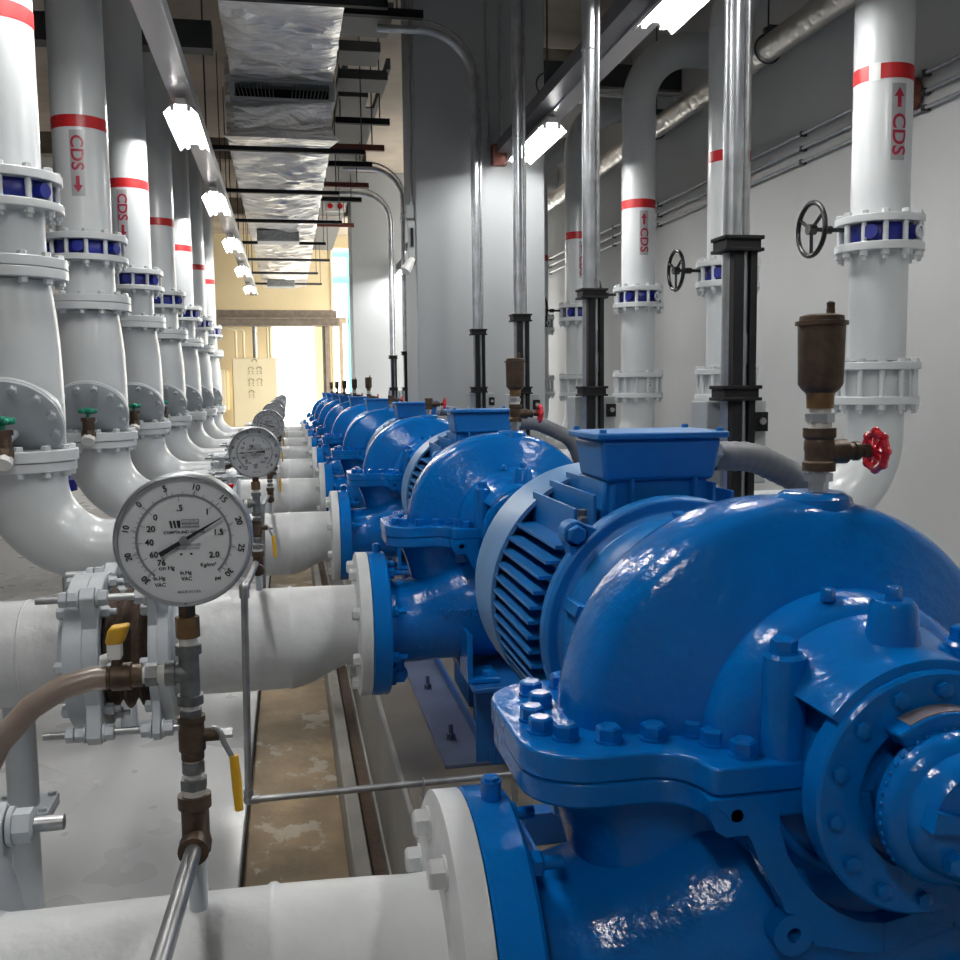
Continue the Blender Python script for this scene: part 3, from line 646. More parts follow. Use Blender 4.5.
# ------------------------------------------------------------------ motor
def make_motor():
    og = (XS, .58, -.70)
    t = thing('electric_motor', (XS, YK(0)+.58, -.70), 'x', 'motor', 'blue motors behind the pumps')
    o = (XS, 0, ZS); ax = (0,1,0)
    MB().lathe([(.40,.001),(.40,.196),(.74,.196),(.74,.001)], o, ax, 48).build('stator_body', 'blue_motor', t, og)
    fn = MB(); y0, y1 = .425, .715
    def fin(sx, h, ro):
        xo = math.sqrt(max(0, ro*ro-h*h)); xi = math.sqrt(max(0, .19**2-h*h)) if abs(h) < .19 else .03
        xi = min(xi, xo-.01)
        fn.box(XS+(xi if sx > 0 else -xo), XS+(xo if sx > 0 else -xi), y0, y1, ZS+h-.0028, ZS+h+.0028)
    for i in range(13):
        h = .140-.0238*i
        for sx in (-1, 1): fin(sx, h, .236)
    for xx in (-.150, -.118, -.086, -.054, .054, .086, .118, .150):
        zo = math.sqrt(.248**2-xx*xx); zi = math.sqrt(.19**2-xx*xx)
        fn.box(XS+xx-.0026, XS+xx+.0026, y0+.02, y1, ZS+zi, ZS+zo)
    fn.build('cooling_fins', 'blue_motor', t, og)
    sh = MB().lathe([(.425,.05),(.425,.213),(.420,.218),(.398,.218),(.392,.212),(.392,.196),(.384,.187),(.350,.182),(.340,.172),(.338,.150),(.350,.138),(.350,.120),(.328,.108),(.312,.085),(.310,.05)], o, ax, 56, True)
    for an in (45, 135, 225, 315):
        a = math.radians(an); c = V3((XS+.232*math.cos(a), 0, ZS+.232*math.sin(a)))
        sh.cyl((c.x,.395,c.z), (c.x,.43,c.z), .021, 16)
        d = V3((math.cos(a),0,math.sin(a))); q = V3((-d.z,0,d.x))
        b = [V3((XS,0,ZS))+d*.18+q*.045, V3((XS,0,ZS))+d*.235+q*.020, V3((XS,0,ZS))+d*.235-q*.020, V3((XS,0,ZS))+d*.18-q*.045]
        sh.hexa([(p.x,.395,p.z) for p in b], [(p.x,.43,p.z) for p in b])
    for an in (18, 90, 162, 234, 306):
        a = math.radians(an); d = V3((math.cos(a),0,math.sin(a))); q = V3((-d.z,0,d.x)); c = V3((XS,0,ZS))
        b = [c+d*.10+q*.010, c+d*.195+q*.010, c+d*.195-q*.010, c+d*.10-q*.010]
        sh.hexa([(p.x,.325,p.z) for p in b], [(p.x,.39,p.z) for p in b])
    sh.build('drive_end_shield', 'blue_motor', t, og, bevel=.002)
    for an in (45, 135, 225, 315):
        a = math.radians(an); bolt(t, (XS+.234*math.cos(a),.395,ZS+.234*math.sin(a)), (0,-1,0), .026, .016, 'blue_motor', og)
    cw = MB().lathe([(.690,.232),(.690,.240),(.846,.240),(.866,.232),(.872,.215),(.872,.04),(.862,.04),(.862,.212),(.855,.226),(.842,.232)], o, ax, 64, True)
    cw.build('fan_cowl', 'blue_cowl', t, og)
    MB().cyl((XS,.325,ZS),(XS,.45,ZS),.028,18).build('shaft', 'steel', t, og)
    MB().lathe([(.335,.001),(.335,.07),(.345,.075),(.372,.075),(.38,.06),(.38,.001)],(XS,0,ZS),(0,1,0),28).build('coupling', 'blue_motor', t, og)
    ft = MB()
    for s in (-1, 1):
        ft.box(XS+s*.15-.04, XS+s*.15+.04, .44, .70, -.70, -.672).hexa([(XS+s*.15-.03,.45,-.672),(XS+s*.15+.03,.45,-.672),(XS+s*.15+.03,.69,-.672),(XS+s*.15-.03,.69,-.672)], [(XS+s*.11-.03,.45,-.55),(XS+s*.11+.03,.45,-.55),(XS+s*.11+.03,.69,-.55),(XS+s*.11-.03,.69,-.55)])
    ft.build('motor_foot', 'blue_motor', t, og, bevel=.003)
    for s in (-1, 1): bolt(t, (XS+s*.165,.47,-.672), (0,0,1), .024, .018, 'blue_motor', og)
    # terminal box
    tw = MB().hexa([(.492,.466,-.225),(.690,.466,-.225),(.690,.62,-.225),(.492,.62,-.225)], [(.500,.462,-.155),(.676,.462,-.155),(.676,.60,-.155),(.500,.60,-.155)]); tw.build('box_neck', 'blue_motor', t, og, bevel=.004)
    bx = MB().hexa([(.496,.452,-.158),(.684,.452,-.158),(.684,.590,-.158),(.496,.590,-.158)], [(.488,.447,-.088),(.696,.447,-.088),(.696,.600,-.088),(.488,.600,-.088)])
    b = bx.build('terminal_box', 'blue_motor', t, og, bevel=.008)
    MB().box(.480, .704, .438, .608, -.089, -.078).build('lid', 'blue_motor', b, og, bevel=.003)
    for p in [(.492,.45),(.692,.45),(.492,.596),(.692,.596)]:
        q = bolt(b, (p[0],p[1],-.078), (0,0,1), .010, .006, 'blue_motor', og, name='lid_screw')
    gb = MB().cyl((.470,.475,-.228),(.470,.505,-.222),.013,6).cyl((.470,.49,-.232),(.470,.49,-.205),.010,6); gb.build('grease_fitting', 'steel', t, og)
    return t

# ------------------------------------------------------------------ fabricated base
def make_base():
    og = (XS, .4, -1.08)
    t = thing('pump_base_frame', (XS, YK(0)+.4, -1.08), 'x', 'pump base', 'blue steel pump bases')
    for s in (-1, 1):
        X = lambda v: XS+s*(v-XS)
        def bx(m, x0, x1, *r): a, b = sorted((X(x0), X(x1))); return m.box(a, b, *r)
        m = MB(); bx(m,.385,.516,-.095,1.15,-1.08,-1.068); m.build('bottom_flange', 'blue_dusty', t, og, bevel=.002)
        m = MB(); bx(m,.508,.516,-.095,1.15,-1.068,-1.03); m.build('side_rail', 'blue_base', t, og, bevel=.002)
        for y in (.11,.62,1.05): bolt(t, (X(.435),y,-1.068), (0,0,1), .024, .018, 'blue_dusty', og, name='anchor_bolt', shank=.028)
        m = MB(); bx(m,.548,.594,.42,.72,-1.079,-.712); bx(m,.42,.594,.42,.72,-.715,-.70); m.build('motor_pedestal', 'blue_base', t, og, bevel=.003)
    MB().box(.530, .70, -.095, .24, -1.08, -.84).box(.475, .755, -.095, .24, -.84, -.815).box(.44, .79, -.26, .29, -.8155, -.80).build('pump_pedestal', 'blue_base', t, og, bevel=.003)
    MB().box(.475, .535, -.093, -.085, -1.08, -.84).box(.475, .485, -.093, .1, -.86, -.84).build('end_channel', 'blue_base', t, og, bevel=.002)
    MB().box(.516, .70, 1.10, 1.15, -1.08, -1.0).build('cross_member', 'blue_base', t, og, bevel=.003)
    return t
pump0 = make_pump(); motor0 = make_motor(); base0 = make_base()
pumps = []
MS = [0, .045, .042, .025]+[.02]*6      # the motors do not stand in one exact line
for k in range(NP):
    p = pump0 if k == 0 else copy_tree(pump0, None, (XS+.02, YK(k), -1.08))
    m = motor0 if k == 0 else copy_tree(motor0, None, (XS+MS[k], YK(k)+.58, -.70))
    b = base0 if k == 0 else copy_tree(base0, None, (XS+.02, YK(k)+.4, -1.08))
    p['label'] = 'large glossy blue pump filling the lower right, nearest to the camera' if k == 0 else 'blue split-case pump with a domed casing, %s' % ORD[k]
    m['label'] = 'blue finned motor behind the nearest pump, with square terminal box on top' if k == 0 else 'blue finned motor and box behind the %s pump from the camera' % OW[k]
    b['label'] = ('blue steel base frame under the nearest pump') if k == 0 else 'blue steel base frame under the %s pump from the camera' % OW[k]
    pumps.append(p)

# ------------------------------------------------------------------ automatic air vent on each pump
def make_vent():
    x = XS+.014; og = (x, 0, -.13)
    t = thing('air_vent', (x, YK(0), -.13), 'x', 'air vent', 'brown air vents on the pumps')
    MB().lathe([(0,.0115),(.012,.0115),(.012,.016),(.022,.016),(.022,.0115),(.030,.0115)], (x,0,-.1285), (0,0,1), 6).build('nipple', 'galv', t, og)
    vb = MB().lathe([(0,.019),(.010,.019),(.012,.0165),(.022,.0165),(.025,.0175),(.034,.0175),(.037,.0165),(.040,.019),(.050,.019)], (x,0,-.104), (0,0,1), 16)
    vb.lathe([(0,.013),(.028,.0145),(.034,.0145),(.034,.010),(.044,.010),(.044,.0115),(.05,.0115),(.052,.008)], (x,0,-.082), (1,0,0), 16)
    v = vb.build('gate_valve', 'brass', t, og)
    MB().cyl((x+.05,0,-.082),(x+.074,0,-.082),.0055,10).lathe([(0,.009),(.008,.009)],(x+.056,0,-.082),(1,0,0),6).build('stem', 'brass', v, og)
    hw = MB().torus((x+.073,0,-.082), (1,0,0), .021, .0048, 30, 8)
    for i in range(8):
        a = 2*PI*i/8; hw.ball((x+.073, .0225*math.cos(a), -.082+.0225*math.sin(a)), .0058, 8)
    for i in range(4):
        a = PI*i/4; hw.cyl((x+.073,-.02*math.cos(a),-.082-.02*math.sin(a)),(x+.073,.02*math.cos(a),-.082+.02*math.sin(a)),.003,6)
    hw.cyl((x+.066,0,-.082),(x+.080,0,-.082),.007,12); hw.build('handwheel', 'red', v, og)
    MB().cyl((x,0,-.054),(x,0,-.046),.0135,14).build('thread_tape', 'tape', t, og)
    MB().lathe([(0,.0165),(.010,.0165)], (x,0,-.047), (0,0,1), 6).build('hex_nut', 'galv', t, og)
    MB().cyl((x,0,-.037),(x,0,-.031),.0125,14).build('thread_tape', 'tape', t, og)
    MB().lathe([(0,.0155),(.016,.016),(.019,.018)], (x,0,-.031), (0,0,1), 14).build('threaded_neck', 'bronze', t, og)
    MB().lathe([(0,.017),(.004,.0215),(.010,.0255),(.076,.0268),(.080,.0268)], (x,0,-.013), (0,0,1), 28).build('float_body', 'brass', t, og)
    MB().lathe([(0,.030),(.0045,.030),(.005,.0255),(.0105,.0248),(.0125,.018),(.0125,.001)], (x,0,.065), (0,0,1), 28).build('cap', 'brass', t, og)
    MB().lathe([(0,.005),(.008,.0052),(.008,.0046),(.015,.005),(.017,.002)], (x+.011,0,.076), (0,0,1), 10).build('bleed_nipple', 'brass', t, og)
    return t
v0 = make_vent()
for k in range(NP):
    v = v0 if k == 0 else copy_tree(v0, None, (XS+(.034 if k != 1 else .044), YK(k), -.13))
    if k in (2, 3):                        # these two carry the valve only, no float body
        for c in list(v.children):
            if c.name.split('.')[0] in ('float_body', 'cap', 'bleed_nipple', 'threaded_neck', 'thread_tape', 'hex_nut'): bpy.data.objects.remove(c)
    v['label'] = 'brown bronze air vent with red handwheel on top of the nearest pump' if k == 0 else ('brown air vent with red handwheel on top of the %s pump from the camera' if k not in (2, 3) else 'small brown valve with red handwheel on top of the %s pump from the camera') % OW[k]

# ------------------------------------------------------------------ flexible conduit from each terminal box
def make_flex():
    og = (.70, 0, -1.08); t = thing('flexible_conduit', (.70, YK(0), -1.08), 'x', 'conduit', 'grey flexible conduits from the motors')
    path = fillet([(.715,.525,-.125),(.79,.53,-.128),(.93,.56,-.19),(1.04,.62,-.46),(1.09,.66,-1.08)], .12, 8)
    L = [0]
    for a, b in zip(path, path[1:]): L.append(L[-1]+(b-a).length)
    pts = []; rr = []
    n = 190
    for i in range(n+1):
        d = L[-1]*i/n; j = 0
        while j < len(L)-2 and L[j+1] < d: j += 1
        f = (d-L[j])/max(1e-6, L[j+1]-L[j]); pts.append(path[j].lerp(path[j+1], f)); rr.append(.0255+.0008*math.sin(i*PI/1.5))
    MB().tube(pts, rr, 18).build('hose', 'conduit', t, og, sharp=60)
    MB().lathe([(0,.022),(.004,.030),(.018,.030),(.020,.027),(.030,.027)], (.691,.525,-.122), (1,0,0), 8).build('gland_nut', 'greypaint', t, og)
    return t
f0 = make_flex()
for k in range(NP):
    f = f0 if k == 0 else copy_tree(f0, None, (.70+MS[k], YK(k), -1.08))
    f['label'] = 'grey flexible conduit curving from the terminal box behind the nearest pump' if k == 0 else 'grey flexible conduit from the %s terminal box from the camera' % OW[k]
# ------------------------------------------------------------------ suction pipe with reducer
PZ = -.697; PR = .14
def make_suction():
    og = (-.1, 0, PZ); t = thing('suction_pipe', (-.1, YK(0), PZ), 'x', 'pipe', 'white suction pipes into the pumps')
    secs = [(-.33,PZ,PR),(-.02,PZ,PR),(-.016,PZ,PR+.003),(-.010,PZ,PR+.003),(-.006,PZ,PR),(.01,PZ+.001,PR-.001),(.05,PZ+.008,PR-.008),(.10,PZ+.021,PR-.021),(.14,-.668-.001,PR-.029),(.172,-.668,.111)]
    n = 44
    MB().loft([[V3((x, r*math.cos(2*PI*j/n), z+r*math.sin(2*PI*j/n))) for j in range(n)] for x, z, r in secs]).build('reducer_pipe', 'white_near', t, og)
    MB().lathe([(.170,.08),(.168,.112),(.170,.196),(.173,.202),(.203,.202),(.205,.196),(.205,.08)], (0,0,-.668), (1,0,0), 56, True).build('pump_flange', 'white_near', t, og)
    for i in range(8):
        a = 2*PI*(i+.5)/8; bolt(t, (.170,.165*math.cos(a),-.668+.165*math.sin(a)), (-1,0,0), .030, .020, 'white_near', og)
    MB().lathe([(-.345,.10),(-.345,.205),(-.320,.205),(-.320,.145),(-.30,.140),(-.30,.10)], (0,0,PZ), (1,0,0), 48, True).build('end_flange', 'greypaint', t, og)
    return t
s0 = make_suction()
# ------------------------------------------------------------------ rubber bellows connector
def make_bellows():
    og = (-.45, 0, PZ); t = thing('flexible_connector', (-.45, YK(0), PZ), 'x', 'pipe connector', 'rusty flexible connectors on the suction pipes')
    pr = [(-.49,.12)]
    for i in range(25):
        x = -.49+.12*i/24; pr.append((x, .150+.014*math.sin(i/24*3*2*PI)))
    pr.append((-.37,.12))
    MB().lathe(pr, (0,0,PZ), (1,0,0), 40, True).build('bellows', 'rust', t, og)
    for x0, x1 in ((-.53,-.49),(-.37,-.345)):
        f = MB().lathe([(x0,.11),(x0,.207),(x1,.207),(x1,.11)], (0,0,PZ), (1,0,0), 48, True)
        for an in (45,135,225,315):
            a = math.radians(an); d = V3((0,math.cos(a),math.sin(a))); q = V3((0,-d.z,d.y)); c = V3((0,0,PZ))
            pl = [c+d*.16+q*.085, c+d*.235+q*.035, c+d*.272+q*.018, c+d*.272-q*.018, c+d*.235-q*.035, c+d*.16-q*.085]
            n = len(pl); vs = [V3((x0+.002,p.y,p.z)) for p in pl]+[V3((x1-.002,p.y,p.z)) for p in pl]
            f.add(vs, [tuple(range(n)), tuple(range(n,2*n))[::-1]]+[(i,(i+1)%n,n+(i+1)%n,n+i) for i in range(n)])
        f.build('flange', 'greypaint', t, og, bevel=.003)
    for an in (45,135,225,315):
        a = math.radians(an); y, z = .247*math.cos(a), PZ+.247*math.sin(a)
        r = MB().cyl((-.635,y,z),(-.283,y,z),.0095,10).build('tie_rod', 'steel', t, og)
        for x, d in ((-.53,-1),(-.49,1),(-.37,-1),(-.345,1)):
            w = MB().cyl((x,y,z),(x+d*.006,y,z),.024,14).lathe([(.006,.021),(.026,.021),(.028,.018)],(x,y,z),(d,0,0),6)
            if x == -.53: w.lathe([(.030,.021),(.048,.021),(.050,.018)],(x,y,z),(d,0,0),6)
            w.build('nut', 'greypaint', r, og)
    for i in range(8):
        a = 2*PI*(i+.5)/8+.39
        bolt(t, (-.49,.182*math.cos(a),PZ+.182*math.sin(a)), (1,0,0), .028, .022, 'greypaint', og, shank=.016)
        bolt(t, (-.37,.182*math.cos(a),PZ+.182*math.sin(a)), (-1,0,0), .028, .022, 'greypaint', og)
        bolt(t, (-.575,.182*math.cos(a),PZ+.182*math.sin(a)), (-1,0,0), .028, .022, 'greypaint', og)
    return t
b0 = make_bellows()
for k in range(NP):
    s = s0 if k == 0 else copy_tree(s0, None, (-.1, YK(k), PZ)); b = b0 if k == 0 else copy_tree(b0, None, (-.45, YK(k), PZ))
    s['label'] = 'white suction pipe crossing the bottom edge into the nearest pump' if k == 0 else 'white suction pipe with reducer feeding the %s pump from the camera' % OW[k]
    if k == 0: s.location.x -= .02
    b['label'] = 'bolted flexible pipe connector at the bottom left corner' if k == 0 else ('bolted connector with rusty bellows in the suction pipe of the second pump' if k == 1 else 'bolted rusty connector in the %s suction pipe from the camera' % OW[k])

# ------------------------------------------------------------------ inlet elbow or straight inlet, supports
def make_elbow():
    og = (-1.12, 0, PZ); t = thing('inlet_elbow', (-1.12, YK(2), PZ), 'x', 'pipe elbow', 'white inlet elbows below the left risers')
    p = []; r = []
    for i in range(19):
        a = PI/2*i/18; p.append((-.77-.35*math.cos(a), 0, -.347-.35*math.sin(a))); r.append(.182-.042*min(1, i/15))
    p = [(-1.12,0,-.335)]+p+[(-.62,0,PZ),(-.575,0,PZ)]; r = [.185]+r+[.14,.14]
    MB().tube(p, r, 40).build('bend', 'white', t, og)
    MB().lathe([(-.600,.10),(-.600,.14),(-.575,.15),(-.575,.205),(-.53,.205),(-.53,.10)], (0,0,PZ), (1,0,0), 44, True).build('outlet_flange', 'greypaint', t, og)
    MB().lathe([(-.335,.12),(-.335,.233),(-.295,.233),(-.295,.12)], (-1.135,0,0), (0,0,1), 44, True).build('top_flange', 'white', t, og, bevel=.003)
    return t
e0 = make_elbow()
for k in range(2, NP):
    e = e0 if k == 2 else copy_tree(e0, None, (-1.12, YK(k), PZ))
    e['label'] = 'large white inlet elbow at the left edge behind the big gauge' if k == 2 else 'white inlet elbow below the left risers, %s elbow from the camera' % OW[k-2]
for k in range(2):
    og = (-.6, 0, PZ); t = thing('inlet_pipe', (-.6, YK(k), PZ), 'white straight inlet pipe at the left edge beside the rusty connector' if k else 'white inlet pipe at the bottom left corner', 'pipe')
    MB().tube([(XL,0,PZ),(-.575,0,PZ)], .14, 40).torus((-.70,0,PZ), (1,0,0), .139, .004, 40, 6).build('pipe', 'white_near', t, og)
    MB().lathe([(-.600,.10),(-.600,.14),(-.575,.15),(-.575,.205),(-.53,.205),(-.53,.10)], (0,0,PZ), (1,0,0), 44, True).build('outlet_flange', 'greypaint', t, og)
def make_stand():
    og = (-.735, 0, ZF); t = thing('pipe_stand', (-.735, YK(1), ZF), 'x', 'pipe support', 'grey pipe stands under the inlet pipes')
    MB().cyl((-.735,0,-1.115),(-.735,0,-.832),.04,20).build('upper_post', 'greypaint', t, og)
    MB().box(-.81,-.66,-.07,.07,-1.130,-1.115).build('upper_plate', 'greypaint', t, og, bevel=.002)
    MB().box(-.81,-.66,-.07,.07,-1.147,-1.132).build('lower_plate', 'greypaint', t, og, bevel=.002)
    for x in (-.795,-.675):
        for y in (-.055,.055): bolt(t, (x,y,-1.115), (0,0,1), .02, .010, 'greypaint', og)
    MB().cyl((-.735,0,ZF+.01),(-.735,0,-1.147),.036,20).build('lower_post', 'greypaint', t, og)
    MB().box(-.82,-.65,-.08,.08,ZF,ZF+.012).build('foot_plate', 'greypaint', t, og)
    return t
st0 = make_stand()
for k in range(1, NP):
    s = st0 if k == 1 else copy_tree(st0, None, (-.735, YK(k), ZF))
    s['label'] = 'grey pipe stand with bolted plates at the lower left edge' if k == 1 else 'grey pipe stand under the %s inlet elbow from the camera' % OW[k-2]
# ------------------------------------------------------------------ pipe labels
def curved_text(mb, s, cx, cy, R, zc, a0, size, stretch=1.0):
    vs, fs = bent_text(s, size, size*.16); out = []
    for p in vs:
        a = a0+p.y/R; out.append((cx+R*math.cos(a), cy+R*math.sin(a), zc-p.x*stretch))
    mb.add(out, fs)
def flow_label(parent, og, cx, R, z0, z1, a0, down):
    w = .072; m = MB(); n = 10
    for i in range(n):
        a, b = a0-w/2/R+w/R*i/n, a0-w/2/R+w/R*(i+1)/n
        m.add([(cx+r*math.cos(t_), r*math.sin(t_), z) for r in (R+.0015,) for t_, z in ((a,z0),(b,z0),(b,z1),(a,z1))], [(0,1,2,3)])
    lb = m.build('flow_label', 'labelgrey', parent, og)
    k = MB(); zt = (z1-.125) if down else (z0+.12)
    curved_text(k, 'CDS', cx, 0, R+.003, zt, a0, .095, 1.08)
    zc = z0+.065 if down else z1-.065; s = -1 if down else 1
    def pt(x, z): a = a0+x/R; return (cx+(R+.003)*math.cos(a), (R+.003)*math.sin(a), zc+s*z)
    k.add([pt(-.010,-.046),pt(.010,-.046),pt(.010,.004),pt(.026,.004),pt(0,.046),pt(-.026,.004),pt(-.010,.004)], [(0,1,2,6),(3,4,5,6,2)])
    k.build('lettering', 'redink', lb, og)

# ------------------------------------------------------------------ left risers
RX = -1.135
LAB = {2:-112, 3:-88, 4:-97, 5:-126, 6:-130, 7:-120, 8:-110}
def bolt_circle(t, og, cx, z, rb, n, ax, af, h, m, a_off=0.0, name='bolt', shank=0):
    for i in range(n):
        a = 2*PI*i/n+a_off; bolt(t, (cx+rb*math.cos(a), rb*math.sin(a), z), ax, af, h, m, og, name=name, shank=shank)
def make_riser():
    og = (RX, 0, .86); t = thing('riser_pipe', (RX, YK(2), .86), 'x', 'pipe', 'white condenser risers on the left')
    MB().tube([(RX,0,.87),(RX,0,2.0),(RX,0,ZC)], .152, 40).build('pipe', 'white', t, og)
    MB().ring((RX,0,0), (0,0,1), 1.478, 1.545, .1515, .1535, 40).build('red_band', 'redband', t, og)
    MB().ring((RX,0,0), (0,0,1), .852, .890, .10, .233, 44).build('bottom_flange', 'white', t, og, bevel=.004)
    bolt_circle(t, og, RX, .890, .206, 12, (0,0,1), .034, .020, 'white', .2)
    return t
def make_spool():
    og = (RX, 0, .56); t = thing('spool_piece', (RX, YK(2), .56), 'x', 'pipe', 'white flanged spools under the left valves')
    MB().ring((RX,0,0), (0,0,1), .735, .77, .10, .235, 44).build('top_flange', 'white', t, og, bevel=.004)
    MB().lathe([(.53,.156),(.76,.156)], (RX,0,0), (0,0,1), 40).build('pipe', 'white', t, og)
    MB().ring((RX,0,0), (0,0,1), .502, .545, .10, .238, 44).build('bottom_flange', 'white', t, og, bevel=.004)
    bolt_circle(t, og, RX, .735, .206, 12, (0,0,-1), .034, .024, 'white', .2, shank=.014)
    bolt_circle(t, og, RX, .545, .208, 12, (0,0,1), .034, .020, 'white', .0)
    return t
def make_bfv():
    og = (RX, 0, .81); t = thing('butterfly_valve', (RX, YK(2), .81), 'x', 'valve', 'navy butterfly valves on the left risers')
    MB().lathe([(.77,.12),(.77,.180),(.785,.186),(.837,.186),(.852,.180),(.852,.12)], (RX,0,0), (0,0,1), 36, True).build('body', 'navy', t, og)
    lu = MB()
    for an in (-95, -30, 30, 95, 160): 
        a = math.radians(an-60); lu.cyl((RX+.18*math.cos(a),.18*math.sin(a),.81),(RX+.222*math.cos(a),.222*math.sin(a),.81),.030,16)
    lu.build('lugs', 'navy', t, og)
    for i in range(12):
        a = 2*PI*i/12+.2; MB().cyl((RX+.206*math.cos(a),.206*math.sin(a),.765),(RX+.206*math.cos(a),.206*math.sin(a),.857),.0125,10).build('tie_bolt', 'white', t, og)
    MB().cyl((RX-.18,0,.81),(RX-.42,0,.81),.02,10).build('stem', 'navy', t, og)
    MB().torus((RX-.42,0,.81),(1,0,0),.12,.012,28,8).box(RX-.426,RX-.414,-.12,.12,.80,.82).build('handwheel', 'blackmetal', t, og)
    return t
def make_diffuser():
    og = (RX, 0, -.295); t = thing('suction_diffuser', (RX, YK(2), -.295), 'x', 'strainer', 'white strainers on the left risers')
    th = math.radians(35); nv = V3((0,-math.cos(th),-math.sin(th))); cc = V3((RX,-.085,-.122))
    b = MB().lathe([(.455,.15),(.455,.166),(.40,.172),(.33,.181),(.22,.190),(.05,.195),(-.12,.196),(-.24,.195),(-.26,.19),(-.26,.15)], (RX,0,0), (0,0,1), 56, False)
    o_ = b.build('body', 'white', t, og); bm = bmesh.new(); bm.from_mesh(o_.data)
    r_ = bmesh.ops.bisect_plane(bm, geom=bm.verts[:]+bm.edges[:]+bm.faces[:], plane_co=cc-V3(og), plane_no=nv, clear_outer=True)
    bmesh.ops.holes_fill(bm, edges=[e for e in bm.edges if e.is_boundary], sides=0); bm.to_mesh(o_.data); bm.free()
    MB().lathe([(-.10,.15),(-.10,.190),(-.012,.200),(-.010,.213),(.004,.213),(.004,.15)], cc, nv, 48, True).build('cover_seat', 'white', t, og)
    MB().ring((RX,0,0), (0,0,1), .458, .500, .10, .238, 44).build('top_flange', 'white', t, og, bevel=.004)
    MB().ring((RX,0,0), (0,0,1), -.293, -.245, .10, .242, 44).build('bottom_flange', 'white', t, og, bevel=.004)
    cv = MB().lathe([(.004,.001),(.004,.211),(.020,.211),(.023,.206),(.023,.001)], cc, nv, 48).build('cover_plate', 'greypaint', t, og)
    u = V3((1,0,0)); w = nv.cross(u)
    for i in range(12):
        a = 2*PI*(i+.5)/12; bolt(cv, cc+nv*.023+(u*math.cos(a)+w*math.sin(a))*.182, nv, .034, .024, 'greypaint', og, name='cover_bolt')
    bolt_circle(t, og, RX, .458, .208, 12, (0,0,-1), .034, .024, 'white', .0)
    bolt_circle(t, og, RX, -.245, .212, 12, (0,0,1), .034, .020, 'white', .26)
    bolt_circle(t, og, RX, -.335, .208, 12, (0,0,-1), .034, .024, 'white', .26)
    return t
def make_dv():
    th = math.radians(35); nv = V3((0,-math.cos(th),-math.sin(th))); cc = V3((RX,-.085,-.122))
    p0 = cc+nv*.023+V3((.01, .57*.05, -.82*.05)); p1 = V3((RX+.02, -.275, -.205))
    og = tuple(p0); t = thing('drain_valve', (p0.x, YK(2)+p0.y, p0.z), 'x', 'valve', 'brown drain valves on the strainer covers')
    MB().cyl(p0, p1, .02, 12).build('nipple', 'white', t, og)
    MB().cyl(p1+V3((0,0,.05)), p1+V3((0,0,-.05)), .032, 14).cyl(p1+V3((0,0,.052)), p1+V3((0,0,.03)), .040, 8).cyl(p1+V3((0,0,-.03)), p1+V3((0,-.01,-.06)), .040, 8).build('body', 'brass', t, og)
    MB().cyl(p1+V3((0,-.01,-.06)), p1+V3((0,-.035,-.085)), .037, 16).build('outlet_plug', 'reflector', t, og)
    g = MB().torus(p1+V3((0,0,.088)), (0,.2,1), .036, .011, 20, 8).ball(p1+V3((0,0,.088)), .022, 10).cyl(p1+V3((0,0,.05)), p1+V3((0,0,.09)), .010, 8)
    for i in range(6):
        a = PI*i/3; g.ball(p1+V3((.040*math.cos(a), .040*math.sin(a), .088)), .014, 8)
    g.build('handwheel', 'green', t, og)
    return t, p0
r0 = None
for k in range(2, NP):
    nm = OW[k-2]
    if k == 2:
        r0 = make_riser(); sp0 = make_spool(); bf0 = make_bfv(); di0 = make_diffuser(); dv0, dvp = make_dv()
        R = (r0, sp0, bf0, di0, dv0)
    else:
        R = (copy_tree(r0, None, (RX,YK(k),.86)), copy_tree(sp0, None, (RX,YK(k),.56)), copy_tree(bf0, None, (RX,YK(k),.81)), copy_tree(di0, None, (RX,YK(k),-.295)), copy_tree(dv0, None, (dvp.x,YK(k)+dvp.y,dvp.z)))
    e = 'leftmost of the row' if k == 2 else '%s from the camera' % nm
    R[0]['label'] = 'tall white pipe with red band on the left, %s' % e
    R[1]['label'] = 'short white flanged spool below the left navy valve, %s' % e
    R[2]['label'] = 'navy blue butterfly valve between white flanges on the left, %s' % e
    R[3]['label'] = 'bulging white strainer with slanted bolted cover on the left, %s' % e
    R[4]['label'] = 'brown drain valve with green wheel on a strainer cover, %s' % e
LR = [o for o in COL.objects if o.get('group') == 'white condenser risers on the left']
for k, o in zip(range(2, NP), sorted(LR, key=lambda q: q.location.y)):
    flow_label(o, (RX, 0, .86), RX, .152, 1.095, 1.46, math.radians(LAB[k]), True)
# ------------------------------------------------------------------ discharge risers on the right
DX, DR = 2.88, .137
def make_drise():
    og = (DX, 0, .72); t = thing('riser_pipe', (DX, YK(2), .72), 'x', 'pipe', 'white discharge risers on the right')
    pts = [(DX,0,.75),(DX,0,2.27)]
    for i in range(1, 15):
        a = PI/2*i/14; pts.append((DX+.45-.45*math.cos(a), 0, 2.27+.45*math.sin(a)))
    pts.append((XR-.02,0,2.72))
    MB().tube(pts, DR, 40).torus((DX,0,2.27), (0,0,1), DR-.001, .004, 36, 6).build('pipe', 'white', t, og)
    MB().ring((DX,0,0), (0,0,1), 1.425, 1.495, DR-.0005, DR+.0015, 40).build('red_band', 'redband', t, og)
    MB().ring((DX,0,0), (0,0,1), .757, .795, .10, .208, 44).build('bottom_flange', 'white', t, og, bevel=.004)
    bolt_circle(t, og, DX, .795, .185, 12, (0,0,1), .034, .020, 'white', .1)
    flow_label(t, og, DX, DR, 1.045, 1.40, math.radians(-91), False)
    return t
